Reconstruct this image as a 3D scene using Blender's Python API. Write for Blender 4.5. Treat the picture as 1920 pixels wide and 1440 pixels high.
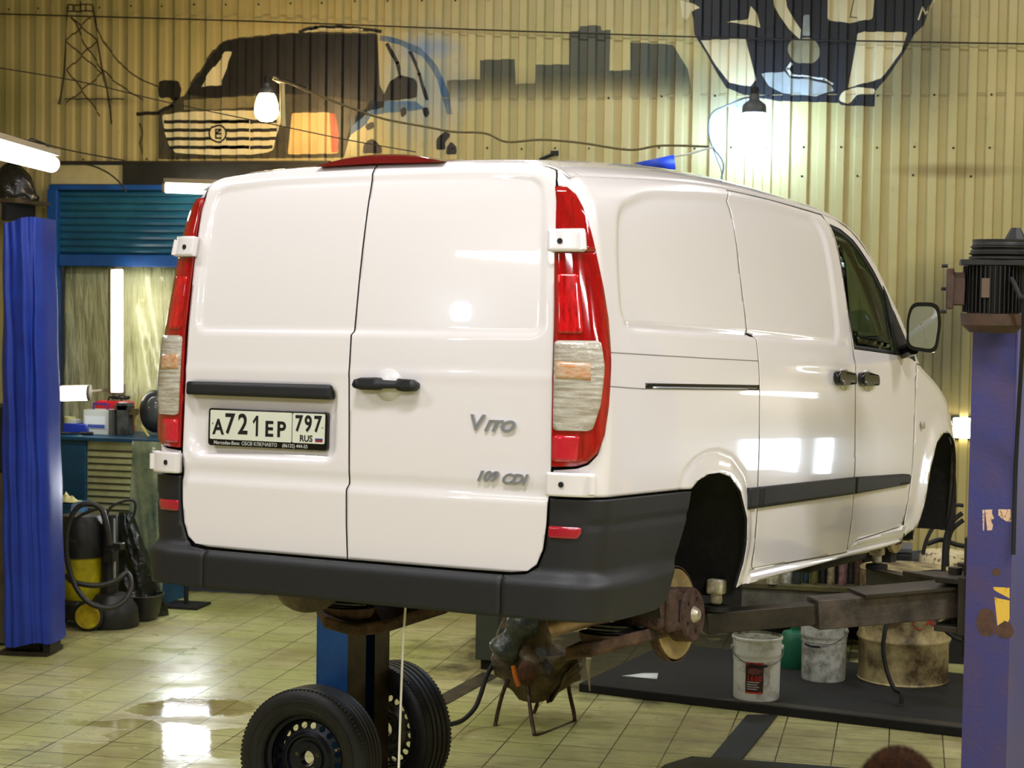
import bpy, bmesh, math, random
from mathutils import Vector, Matrix
random.seed(7)
PI = math.pi
for o in list(bpy.data.objects): bpy.data.objects.remove(o, do_unlink=True)
SC = bpy.context.scene
COL = SC.collection
# ------------------------------------------------------------------ camera
FPX = 3388.0                      # focal length in pixels of a 1920 wide frame
R2 = Vector((0.97640573, 0.21542378, 0.01498168))
U2 = Vector((-0.02509387, 0.04428265, 0.99870383))
F2 = Vector((-0.21448112, 0.97551609, -0.04864365))
CAM = Vector((0, 0, 2.5))
cd = bpy.data.cameras.new('camera'); cam = bpy.data.objects.new('camera', cd); COL.objects.link(cam)
cd.sensor_width = 36; cd.lens = FPX * 36 / 1920; cd.clip_start = .05; cd.clip_end = 200
cam.matrix_world = Matrix(((R2.x, U2.x, -F2.x, 0), (R2.y, U2.y, -F2.y, 0), (R2.z, U2.z, -F2.z, 2.5), (0, 0, 0, 1)))
SC.camera = cam
cd.dof.use_dof = True; cd.dof.focus_distance = 8.0; cd.dof.aperture_fstop = 5.6
# ------------------------------------------------------------------ world, exposure
W = bpy.data.worlds.new('world'); SC.world = W; W.use_nodes = True
W.node_tree.nodes['Background'].inputs[0].default_value = (.9, .95, 1, 1)
W.node_tree.nodes['Background'].inputs[1].default_value = .025
SC.view_settings.view_transform = 'Standard'; SC.view_settings.look = 'None'
SC.view_settings.exposure = -.15; SC.view_settings.gamma = 1.0
SC.view_settings.use_curve_mapping = False

def area(name, loc, rot, sx, sy, power, col):
    l = bpy.data.lights.new(name, 'AREA'); l.shape = 'RECTANGLE'; l.size = sx; l.size_y = sy
    l.energy = power; l.color = col
    o = bpy.data.objects.new(name, l); COL.objects.link(o); o.location = loc; o.rotation_euler = rot
    return o
# the rows of ceiling lamps over the bays (each lamp's housing is built further down)
CEILING_LAMPS = [(-4.6, 1.2, 4.6), (-1.6, .6, 4.6), (1.6, .8, 4.6), (4.4, 1.6, 4.6), (-4.8, 5.2, 4.9), (-1.5, 4.6, 5.3), (2.6, 5.4, 5.1),
                 (-1.2, 9.2, 5.5), (3.4, 9.6, 5.5), (-4.6, 9.4, 5.5), (1.2, 12.3, 5.5), (-2.6, 12.4, 5.5)]
LAMP_W = [60, 95, 125, 140, 70, 95, 190, 70, 120, 75, 30, 30]
for (x, y, z), w in zip(CEILING_LAMPS, LAMP_W):
    area('ceiling_lamp_light', (x, y, z - .09), (0, 0, 0), 1.5, .3, w, (.97, .97, 1.0))

# ------------------------------------------------------------------ helpers
def ray(a, b): return F2 + R2 * ((a - 960) / FPX) - U2 * ((b - 720) / FPX)
def floor_at(a, b, z=0.0):
    d = ray(a, b); return CAM + d * ((z - 2.5) / d.z)
def wall_at(a, b, y=14.0):
    d = ray(a, b); return CAM + d * (y / d.y)
def depth_at(a, b, d): return CAM + ray(a, b) * d
def lin(c):
    return tuple(((x / 255) / 12.92 if x <= 10 else (((x / 255) + .055) / 1.055) ** 2.4) for x in c) + (1,)
MATS = {}
def mat(name, rgb, rough=.5, metal=0.0, var=0.0, vscale=6.0, rgb2=None, bump=0.0, bscale=40.0, coat=0.0, spec=.5, emit=None, estr=0, lo=.35, hi=.65, detail=5, alpha=None, trans=0, vmap=None):
    m = bpy.data.materials.new(name); m.use_nodes = True; nt = m.node_tree; b = nt.nodes['Principled BSDF']
    b.inputs['Base Color'].default_value = lin(rgb); b.inputs['Roughness'].default_value = rough
    b.inputs['Metallic'].default_value = metal; b.inputs['Specular IOR Level'].default_value = spec
    if coat: b.inputs['Coat Weight'].default_value = coat; b.inputs['Coat Roughness'].default_value = .03
    if trans: b.inputs['Transmission Weight'].default_value = trans
    if alpha is not None: b.inputs['Alpha'].default_value = alpha
    tc = nt.nodes.new('ShaderNodeTexCoord')
    if rgb2 is not None or var:
        n = nt.nodes.new('ShaderNodeTexNoise'); n.inputs['Scale'].default_value = vscale; n.inputs['Detail'].default_value = detail; n.inputs['Roughness'].default_value = .65
        if vmap:
            vm = nt.nodes.new('ShaderNodeMapping'); vm.inputs['Scale'].default_value = vmap; nt.links.new(tc.outputs['Object'], vm.inputs['Vector']); nt.links.new(vm.outputs[0], n.inputs['Vector'])
        else: nt.links.new(tc.outputs['Object'], n.inputs['Vector'])
        r = nt.nodes.new('ShaderNodeMapRange'); r.inputs[1].default_value = lo; r.inputs[2].default_value = hi
        nt.links.new(n.outputs['Fac'], r.inputs[0])
        mx = nt.nodes.new('ShaderNodeMix'); mx.data_type = 'RGBA'
        mx.inputs[6].default_value = lin(rgb)
        mx.inputs[7].default_value = lin(rgb2) if rgb2 else tuple(c * (1 - var) for c in lin(rgb)[:3]) + (1,)
        nt.links.new(r.outputs[0], mx.inputs[0]); nt.links.new(mx.outputs[2], b.inputs['Base Color'])
    if bump:
        n2 = nt.nodes.new('ShaderNodeTexNoise'); n2.inputs['Scale'].default_value = bscale; n2.inputs['Detail'].default_value = 4
        nt.links.new(tc.outputs['Object'], n2.inputs['Vector'])
        bp = nt.nodes.new('ShaderNodeBump'); bp.inputs['Strength'].default_value = bump; bp.inputs['Distance'].default_value = .01
        nt.links.new(n2.outputs['Fac'], bp.inputs['Height']); nt.links.new(bp.outputs[0], b.inputs['Normal'])
    if emit:
        b.inputs['Emission Color'].default_value = lin(emit); b.inputs['Emission Strength'].default_value = estr
    m.diffuse_color = lin(rgb); MATS[name] = m
    return m

class MB:
    def __init__(s): s.v = []; s.f = []
    def add(s, vs, fs):
        n = len(s.v); s.v += [tuple(v) for v in vs]; s.f += [tuple(i + n for i in f) for f in fs]; return s
    def box(s, c, d, rz=0.0, M=None):
        x, y, z = d[0] / 2, d[1] / 2, d[2] / 2
        vs = [Vector((i, j, k)) for k in (-z, z) for j in (-y, y) for i in (-x, x)]
        R = M if M is not None else Matrix.Rotation(rz, 3, 'Z')
        vs = [R @ v + Vector(c) for v in vs]
        return s.add(vs, [(0, 2, 3, 1), (4, 5, 7, 6), (0, 1, 5, 4), (2, 6, 7, 3), (0, 4, 6, 2), (1, 3, 7, 5)])
    def cyl(s, p, q, r, r2=None, n=20, cap=True):
        p = Vector(p); q = Vector(q); r2 = r if r2 is None else r2
        a = (q - p).normalized(); b = a.orthogonal().normalized(); c = a.cross(b)
        vs = []
        for P_, rr in ((p, r), (q, r2)):
            for i in range(n):
                t = 2 * PI * i / n; vs.append(P_ + b * (rr * math.cos(t)) + c * (rr * math.sin(t)))
        fs = [(i, (i + 1) % n, n + (i + 1) % n, n + i) for i in range(n)]
        if cap: fs += [tuple(reversed(range(n))), tuple(range(n, 2 * n))]
        return s.add(vs, fs)
    def tube(s, pts, r, n=8, close=False, sub=0, flat=None):
        P_ = [Vector(p) for p in pts]
        if sub:
            Q = []
            m = len(P_)
            for i in range(m if close else m - 1):
                p0 = P_[i - 1] if (i or close) else P_[0]; p1 = P_[i]; p2 = P_[(i + 1) % m]
                p3 = P_[(i + 2) % m] if (close or i + 2 < m) else p2
                for k in range(sub):
                    t = k / sub
                    Q.append(.5 * ((2 * p1) + (p2 - p0) * t + (2 * p0 - 5 * p1 + 4 * p2 - p3) * t * t + (3 * p1 - p0 - 3 * p2 + p3) * t ** 3))
            if not close: Q.append(P_[-1])
            P_ = Q
        m = len(P_); vs = []; fs = []
        nrm = None
        for i, p in enumerate(P_):
            t = (P_[(i + 1) % m] - P_[i - 1]) if close else (P_[min(i + 1, m - 1)] - P_[max(i - 1, 0)])
            t.normalize()
            if nrm is None: nrm = t.orthogonal().normalized()
            nrm = (nrm - t * nrm.dot(t))
            nrm = nrm.normalized() if nrm.length > 1e-6 else t.orthogonal().normalized()
            b = t.cross(nrm)
            rr = r(i / (m - 1)) if callable(r) else r
            for k in range(n):
                a = 2 * PI * k / n; vs.append(p + nrm * (rr * math.cos(a)) + b * (rr * math.sin(a)))
        for i in range(m if close else m - 1):
            j = (i + 1) % m
            for k in range(n):
                l = (k + 1) % n; fs.append((i * n + k, i * n + l, j * n + l, j * n + k))
        if not close: fs += [tuple(reversed(range(n))), tuple(range((m - 1) * n, m * n))]
        return s.add(vs, fs)
    def lathe(s, prof, n=32, M=None, cap=False, arc=2 * PI):
        M = M or Matrix.Identity(4); vs = []; fs = []; k = len(prof); full = abs(arc - 2 * PI) < 1e-6
        nn = n if full else n + 1
        for i in range(nn):
            t = arc * i / n
            for (r, z) in prof: vs.append(M @ Vector((r * math.cos(t), r * math.sin(t), z)))
        for i in range(n):
            j = (i + 1) % nn
            for q in range(k - 1): fs.append((i * k + q, j * k + q, j * k + q + 1, i * k + q + 1))
        return s.add(vs, fs)
    def prism(s, poly, h, M=None):
        M = M or Matrix.Identity(4); n = len(poly)
        vs = [M @ Vector((x, y, 0)) for x, y in poly] + [M @ Vector((x, y, h)) for x, y in poly]
        return s.add(vs, [tuple(reversed(range(n))), tuple(range(n, 2 * n))] + [(i, (i + 1) % n, n + (i + 1) % n, n + i) for i in range(n)])
    def sphere(s, c, r, n=16, sc=(1, 1, 1), M=None):
        m = n // 2; vs = []; fs = []
        for i in range(m + 1):
            a = PI * i / m
            for j in range(n):
                b = 2 * PI * j / n
                v = Vector((r * sc[0] * math.sin(a) * math.cos(b), r * sc[1] * math.sin(a) * math.sin(b), r * sc[2] * math.cos(a)))
                if M: v = M @ v
                vs.append(v + Vector(c))
        for i in range(m):
            for j in range(n):
                l = (j + 1) % n; fs.append((i * n + j, (i + 1) * n + j, (i + 1) * n + l, i * n + l))
        return s.add(vs, fs)

def link(name, me, m, parent=None, sharp=35):
    if m is not None and not me.materials: me.materials.append(m)
    for p in me.polygons: p.use_smooth = True
    if sharp: me.set_sharp_from_angle(angle=math.radians(sharp))
    o = bpy.data.objects.new(name, me); COL.objects.link(o)
    if parent is not None: o.parent = parent
    return o
def obj(name, mb, m, parent=None, sharp=35, bevel=0.0, sub=0):
    me = bpy.data.meshes.new(name); me.from_pydata(mb.v, [], mb.f); me.validate()
    bm = bmesh.new(); bm.from_mesh(me); bmesh.ops.remove_doubles(bm, verts=bm.verts, dist=1e-5)
    bmesh.ops.recalc_face_normals(bm, faces=bm.faces); bm.to_mesh(me); bm.free()
    o = link(name, me, m, parent, sharp)
    if bevel:
        b = o.modifiers.new('bevel', 'BEVEL'); b.width = bevel; b.segments = 2; b.limit_method = 'ANGLE'
    if sub:
        b = o.modifiers.new('subdivision', 'SUBSURF'); b.levels = sub; b.render_levels = sub
    return o
def thing(name, label, cat, loc=(0, 0, 0), rz=0.0, group=None):
    o = bpy.data.objects.new(name, None); COL.objects.link(o); o.location = loc; o.rotation_euler = (0, 0, rz)
    o['label'] = label; o['category'] = cat
    if group: o['group'] = group
    return o
def tag(o, label, cat, group=None):
    o['label'] = label; o['category'] = cat
    if group: o['group'] = group
    return o
def struct(o): o['kind'] = 'structure'; return o
def dup(root, label=None):
    r = root.copy(); COL.objects.link(r)
    if label: r['label'] = label
    for ch in list(root.children):
        c = ch.copy(); COL.objects.link(c); c.parent = r
        for g in ch.children:
            d = g.copy(); COL.objects.link(d); d.parent = c
    return r

def inpoly(x, y, P_):
    c = False; n = len(P_); j = n - 1
    for i in range(n):
        if (P_[i][1] > y) != (P_[j][1] > y) and x < (P_[j][0] - P_[i][0]) * (y - P_[i][1]) / (P_[j][1] - P_[i][1]) + P_[i][0]: c = not c
        j = i
    return c
def sdf(x, y, P_):
    d = 1e9; n = len(P_)
    for i in range(n):
        ax, ay = P_[i]; bx, by = P_[(i + 1) % n]; ex, ey = bx - ax, by - ay; wx, wy = x - ax, y - ay
        t = max(0, min(1, (wx * ex + wy * ey) / (ex * ex + ey * ey + 1e-12)))
        d = min(d, math.hypot(wx - ex * t, wy - ey * t))
    return -d if inpoly(x, y, P_) else d
def sst(x): x = max(0, min(1, x)); return x * x * (3 - 2 * x)
def roundpoly(P_, r, k=5):
    out = []; n = len(P_)
    for i in range(n):
        p = Vector(P_[i]); a = Vector(P_[i - 1]) - p; b = Vector(P_[(i + 1) % n]) - p
        rr = min(r, a.length * .45, b.length * .45); A = p + a.normalized() * rr; B = p + b.normalized() * rr
        for j in range(k + 1):
            t = j / k; q = A * (1 - t) ** 2 + p * (2 * t * (1 - t)) + B * t * t; out.append((q.x, q.y))
    return out
def patch(name, poly, fn, m, parent=None, cuts=(.05, .05), side=1, disp=None, off=0.0, thick=.006, hole=None, xcuts=None, sharp=50, flip=False, rim=None):
    """poly in surface coordinates, cut along a grid, wrapped on the surface fn(a, b)"""
    bm = bmesh.new()
    if sum(poly[i - 1][0] * poly[i][1] - poly[i][0] * poly[i - 1][1] for i in range(len(poly))) < 0: poly = poly[::-1]
    bm.faces.new([bm.verts.new((x, y, 0)) for x, y in poly])
    xs = [p[0] for p in poly]; ys = [p[1] for p in poly]
    def cut(ax, v):
        g = bm.verts[:] + bm.edges[:] + bm.faces[:]
        bmesh.ops.bisect_plane(bm, geom=g, dist=1e-5, plane_co=(v, v, 0), plane_no=(1, 0, 0) if ax == 0 else (0, 1, 0))
    if xcuts is not None:
        for v in xcuts:
            if min(xs) < v < max(xs): cut(0, v)
    else:
        if cuts[0]:
            k = math.ceil(min(xs) / cuts[0])
            while k * cuts[0] < max(xs): cut(0, k * cuts[0]); k += 1
    if cuts[1]:
        k = math.ceil(min(ys) / cuts[1])
        while k * cuts[1] < max(ys): cut(1, k * cuts[1]); k += 1
    if hole:
        n = len(hole)
        for i in range(n):
            a = Vector(hole[i]); b = Vector(hole[(i + 1) % n]); e = b - a
            g = [f for f in bm.faces]
            ge = {e_ for f in g for e_ in f.edges}; gv = {v for f in g for v in f.verts}
            bmesh.ops.bisect_plane(bm, geom=list(gv) + list(ge) + g, dist=1e-6, plane_co=(a.x, a.y, 0), plane_no=Vector((-e.y, e.x, 0)).normalized())
        dl = [f for f in bm.faces if inpoly(f.calc_center_median().x, f.calc_center_median().y, hole)]
        bmesh.ops.delete(bm, geom=dl, context='FACES')
    h = 1e-3
    for v in bm.verts:
        a, b = v.co.x, v.co.y
        p = Vector(fn(a, b)); o = off + (disp(a, b) if disp else 0.0)
        if o:
            da = Vector(fn(a + h, b)) - Vector(fn(a - h, b)); db = Vector(fn(a, b + h)) - Vector(fn(a, b - h))
            n = da.cross(db); n.normalize()
            if flip: n = -n
            p = p + n * o
        if side < 0: p.x = -p.x
        v.co = p
    if (side < 0) != flip: bmesh.ops.reverse_faces(bm, faces=bm.faces[:])
    me = bpy.data.meshes.new(name); bm.to_mesh(me); bm.free()
    o = link(name, me, m, parent, sharp)
    if thick:
        s = o.modifiers.new('solid', 'SOLIDIFY'); s.thickness = thick; s.offset = -1
        if rim: me.materials.append(rim); s.material_offset_rim = 1  # dark rim colour paints in the shade inside the panel gaps
    return o
def text(name, s, size, m, parent, M, ext=.001, shear=0.0, off=0.0, ax='CENTER', xs=1.0):
    cu = bpy.data.curves.new(name, 'FONT'); cu.body = s; cu.size = size; cu.extrude = ext; cu.shear = shear; cu.offset = off
    cu.align_x = ax; cu.align_y = 'CENTER'; cu.resolution_u = 4
    t = bpy.data.objects.new(name, cu); COL.objects.link(t)
    me = bpy.data.meshes.new_from_object(t.evaluated_get(bpy.context.evaluated_depsgraph_get()))
    bpy.data.objects.remove(t, do_unlink=True)
    me.transform(M @ Matrix.Diagonal((xs, 1, 1, 1)))
    me.materials.clear()
    return link(name, me, m, parent, 30)
def frame(o, x, y):
    """matrix with origin o, x axis x, y axis y"""
    x = Vector(x).normalized(); z = x.cross(Vector(y)).normalized(); y = z.cross(x)
    return Matrix(((x.x, y.x, z.x, o[0]), (x.y, y.y, z.y, o[1]), (x.z, y.z, z.z, o[2]), (0, 0, 0, 1)))
# ------------------------------------------------------------------ materials
white = mat('van_white_paint', (240, 234, 236), .22, coat=1.0)
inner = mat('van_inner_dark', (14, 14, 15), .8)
bplast = mat('black_textured_plastic', (25, 26, 30), .5, bump=.12, bscale=260)
gblack = mat('gloss_black_plastic', (14, 15, 17), .18)
mblack = mat('matt_black', (12, 12, 12), .7)
redlens = mat('red_lens', (176, 8, 18), .08, coat=1.0, rgb2=(134, 4, 10), vscale=1, vmap=(70, 70, 10))
redref = mat('red_reflector', (170, 20, 45), .15, coat=1)
clearlens = mat('clear_lens', (206, 202, 192), .12, coat=1, rgb2=(158, 146, 128), vscale=1, vmap=(7, 7, 95), detail=2, bump=.3, bscale=60)
amber = mat('amber_inner', (206, 134, 78), .2, coat=1, rgb2=(206, 190, 168), vscale=1, vmap=(30, 30, 70))
chrome = mat('chrome', (196, 200, 212), .32, .85)
steel = mat('worn_steel', (120, 118, 112), .35, 1.0, rgb2=(80, 70, 60), vscale=30)
disc_m = mat('brake_disc_steel', (186, 164, 116), .45, .4, rgb2=(150, 128, 84), vscale=12)
rust = mat('rusty_cast_iron', (92, 70, 60), .75, .3, rgb2=(58, 42, 36), vscale=28, bump=.4, bscale=90)
rust2 = mat('brown_rust', (104, 76, 58), .8, .1, rgb2=(44, 36, 30), vscale=14, bump=.4, bscale=70)
under = mat('underbody_dark', (38, 34, 30), .8, rgb2=(16, 15, 14), vscale=9, bump=.5, bscale=40)
rubber = mat('tyre_rubber', (19, 19, 22), .5, rgb2=(34, 34, 36), vscale=9, bump=.15, bscale=120)
rimdark = mat('dark_blue_steel_rim', (20, 24, 38), .35, .3, rgb2=(34, 36, 46), vscale=12)
rimgrey = mat('grey_steel_rim', (128, 126, 122), .4, .5, rgb2=(80, 78, 74), vscale=12)
glass = mat('window_glass', (150, 166, 156), .02, trans=1.0)
glass.node_tree.nodes['Principled BSDF'].inputs['IOR'].default_value = 1.1
mirror_m = mat('mirror_glass', (190, 200, 195), .02, 1.0)
dashm = mat('dashboard_grey', (46, 50, 58), .6)
cream = mat('cream_paint', (214, 200, 150), .5, rgb2=(190, 176, 124), vscale=3)
liftblue = mat('worn_blue_paint', (58, 62, 128), .5, rgb2=(78, 66, 108), vscale=5, bump=.15, bscale=60)
bluep = mat('bright_blue_paint', (20, 92, 170), .4, rgb2=(14, 70, 140), vscale=5)
liftdark = mat('dirty_dark_steel', (60, 52, 44), .5, .4, rgb2=(34, 30, 26), vscale=7, bump=.2)
armm = mat('lift_arm_steel', (84, 74, 66), .6, .3, rgb2=(44, 38, 34), vscale=10, bump=.3)

# ------------------------------------------------------------------ the van's skin
def lerp(x, T):
    if x <= T[0][0]: return T[0][1]
    for (a, b), (c, d) in zip(T, T[1:]):
        if x <= c: return b + (d - b) * (x - a) / (c - a)
    return T[-1][1]
def smooth(T, n=4):
    out = []
    for i in range(len(T) - 1):
        x0, y0 = T[i]; x1, y1 = T[i + 1]
        m0 = (y1 - T[i - 1][1]) / (x1 - T[i - 1][0]) if i else (y1 - y0) / (x1 - x0)
        m1 = (T[i + 2][1] - y0) / (T[i + 2][0] - x0) if i + 2 < len(T) else (y1 - y0) / (x1 - x0)
        for k in range(n):
            t = k / n; h = x1 - x0
            out.append((x0 + t * h, (2 * t ** 3 - 3 * t ** 2 + 1) * y0 + (t ** 3 - 2 * t * t + t) * h * m0 + (-2 * t ** 3 + 3 * t * t) * y1 + (t ** 3 - t * t) * h * m1))
    out.append(T[-1]); return out
SX = smooth([(.2, .893), (.3, .908), (.42, .928), (.55, .938), (.75, .945), (1.0, .941), (1.12, .933), (1.22, .918), (1.45, .888), (1.6, .866), (1.7, .842), (1.77, .81), (1.82, .765), (1.85, .715), (1.875, .63), (1.893, .5), (1.905, .0)])
HT = smooth([(-.3, 1.80), (.05, 1.80), (.3, 1.825), (.7, 1.866), (1.2, 1.907), (1.8, 1.93), (2.3, 1.932), (2.65, 1.93), (2.85, 1.922), (3.05, 1.895), (3.3, 1.815), (3.6, 1.65), (3.9, 1.43), (4.12, 1.24), (4.22, 1.17), (4.45, 1.08), (4.65, .98), (4.8, .85), (4.95, .7)])
ZB = smooth([(0, 1.2), (3.6, 1.2), (3.9, 1.13), (4.2, 1.04), (4.5, .90), (4.7, .75), (4.95, .52)])
WF = smooth([(0, 1), (4.2, 1.0), (4.45, .985), (4.65, .93), (4.8, .83), (4.95, .68)])
def zmap(y, zc):
    zb = lerp(y, ZB)
    if zc <= 1.2: return .2 + (zc - .2) * (zb - .2)
    return zb + (zc - 1.2) / .705 * (lerp(y, HT) - zb)
XIN = [(.2, .785), (.75, .785), (1.2, .772), (1.5, .757), (1.72, .742), (1.9, .70)]
Y0 = smooth([(.2, 0), (1.0, 0.), (1.3, .01), (1.6, .03), (1.8, .055), (1.86, .075), (1.905, .11)])
LC = .17; RC = .10
def S(a, zc):
    """van skin: a runs from the middle of the tail (-.78) round the rear corner (0 to .17) and along the flank; zc is the height"""
    xin = min(lerp(zc, XIN), max(lerp(zc, SX) - .03, .001)); y0 = lerp(zc, Y0)
    if a <= 0:
        x = xin * (1 + a / .78); y = y0 - .012 * (1 - (x / .78) ** 2) + .012 * (1 - (xin / .78) ** 2)
    elif a < LC:
        th = a / LC * PI / 2; x = xin + (lerp(zc, SX) - xin) * math.sin(th); y = y0 + RC * (1 - math.cos(th))
    else:
        y = y0 + RC + (a - LC); x = lerp(zc, SX) * lerp(y, WF)
    return (x, y, zmap(y, zc))
van = thing('cargo_van', 'white panel van raised on the lift with its wheels off, seen from behind', 'van')
VM = Matrix(((0.95987740, 0.28041948, 0.00054278, -1.8992859), (-0.28012415, 0.95877403, 0.04777887, 6.0599619), (0.01287773, -0.04601390, 0.99885779, 1.1790518), (0, 0, 0, 1)))
van.matrix_world = VM

ARCH = [(.848, .647), (.909, .678), (1.008, .698), (1.112, .70), (1.223, .681), (1.343, .619), (1.433, .51), (1.46, .404), (1.463, .329), (1.43, .235)]
ARCHP = ARCH + [(.62, .2), (.714, .262), (.752, .414), (.822, .545)]
FARCH = [(3.73, .265), (3.80, .30), (3.884, .34), (3.947, .478), (3.998, .66), (4.1, .827), (4.235, .915), (4.361, .955), (4.5, .955), (4.60, .90), (4.67, .78), (4.70, .6), (4.71, .3)]
QPAN = roundpoly([(.293, 1.222), (.30, 1.5), (.345, 1.69), (.62, 1.752), (1.42, 1.772), (2.50, 1.772), (2.565, 1.5), (2.59, 1.222)], .10)
def seg(a, b, P_):
    d = 1e9
    for (ax, ay), (bx, by) in zip(P_, P_[1:]):
        ex, ey = bx - ax, by - ay; t = max(0, min(1, ((a - ax) * ex + (b - ay) * ey) / (ex * ex + ey * ey)))
        d = min(d, math.hypot(a - ax - ex * t, b - ay - ey * t))
    return d
def side_disp(a, z):
    d = 0.0
    if .25 < a < 2.7 and 1.19 < z < 1.82:
        s = sdf(a, z, QPAN)
        w = .03 if z > 1.26 else .012
        d -= .011 * sst(.5 - s / w)
        d -= .010 * sst(1 - abs(z - 1.232) / .018) * sst((a - .28) / .1) * (1 - sst((a - .3) / 2.4) * .6)
    if .7 < a < 1.7 and z < .85:
        s = seg(a, z, ARCH)
        d += .009 * sst(1 - abs(s - .0) / .085) if s > 0 else 0
        if .055 < s < .10: d -= .003 * sst(1 - abs(s - .075) / .02)
    if a > 3.7 and z < 1.15:
        s = seg(a, z, FARCH)
        d += .013 * sst(1 - s / .13)
    # swage above the handles and shallow hollow under it
    if a > 1.4 and a < 4.4: d += .005 * sst(1 - abs(z - 1.13) / .05) * sst((a - 1.6) / .6)
    return d
def side_gap(P_): return P_

QP = [(0.0, .65), (0.0, .735), (.056, .743), (.085, .757), (.112, .79), (.134, .855), (.148, .955), (.159, 1.097), (.165, 1.246), (.153, 1.37), (.131, 1.516), (.119, 1.60), (.105, 1.675), (.087, 1.735), (.06, 1.767), (.024, 1.772), (.028, 1.795), (.040, 1.815), (.055, 1.835), (.16, 1.832), (.19, 1.812),
      (1.48, 1.812), (1.48, 1.80), (1.447, 1.785), (1.423, 1.766), (1.425, 1.628), (1.442, 1.456), (1.465, 1.306), (1.472, 1.232), (1.537, 1.225), (1.537, .947), (1.541, .694), (1.566, .438), (1.585, .308), (1.565, .24)] + [(1.43, .235), (1.463, .329), (1.46, .404), (1.433, .51), (1.343, .619), (1.223, .681), (1.112, .70), (1.008, .698), (.909, .678), (.848, .65)]
SDR = [(1.486, 1.805), (1.453, 1.785), (1.429, 1.766), (1.431, 1.628), (1.448, 1.456), (1.471, 1.306), (1.478, 1.238), (1.543, 1.231), (1.543, .947), (1.547, .694), (1.572, .438), (1.591, .308), (1.60, .297)]
WREAR = [(2.645, 1.772), (2.69, 1.60), (2.735, 1.41), (2.772, 1.205)]
SDF_ = [(2.805, .275), (2.79, .45), (2.757, .85), (2.768, 1.195), (2.728, 1.43), (2.68, 1.62), (2.635, 1.775), (2.615, 1.80)]
SLD = SDR + SDF_[:1] + SDF_[1:]
DRP = [(2.811, .285), (2.796, .45), (2.763, .85), (2.774, 1.195), (2.734, 1.43), (2.686, 1.62), (2.641, 1.775), (2.64, 1.808), (2.81, 1.808), (3.0, 1.775), (3.28, 1.672), (3.58, 1.52), (3.76, 1.36), (3.87, 1.215), (3.80, 1.19), (3.751, 1.128), (3.717, .852), (3.708, .635), (3.678, .473), (3.645, .36), (3.60, .35), (2.93, .325)]
WIN = [(2.66, 1.765), (2.81, 1.758), (2.967, 1.728), (3.23, 1.628), (3.52, 1.48), (3.66, 1.345), (3.775, 1.225), (3.775, 1.20), (2.79, 1.205), (2.725, 1.43)]
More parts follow.
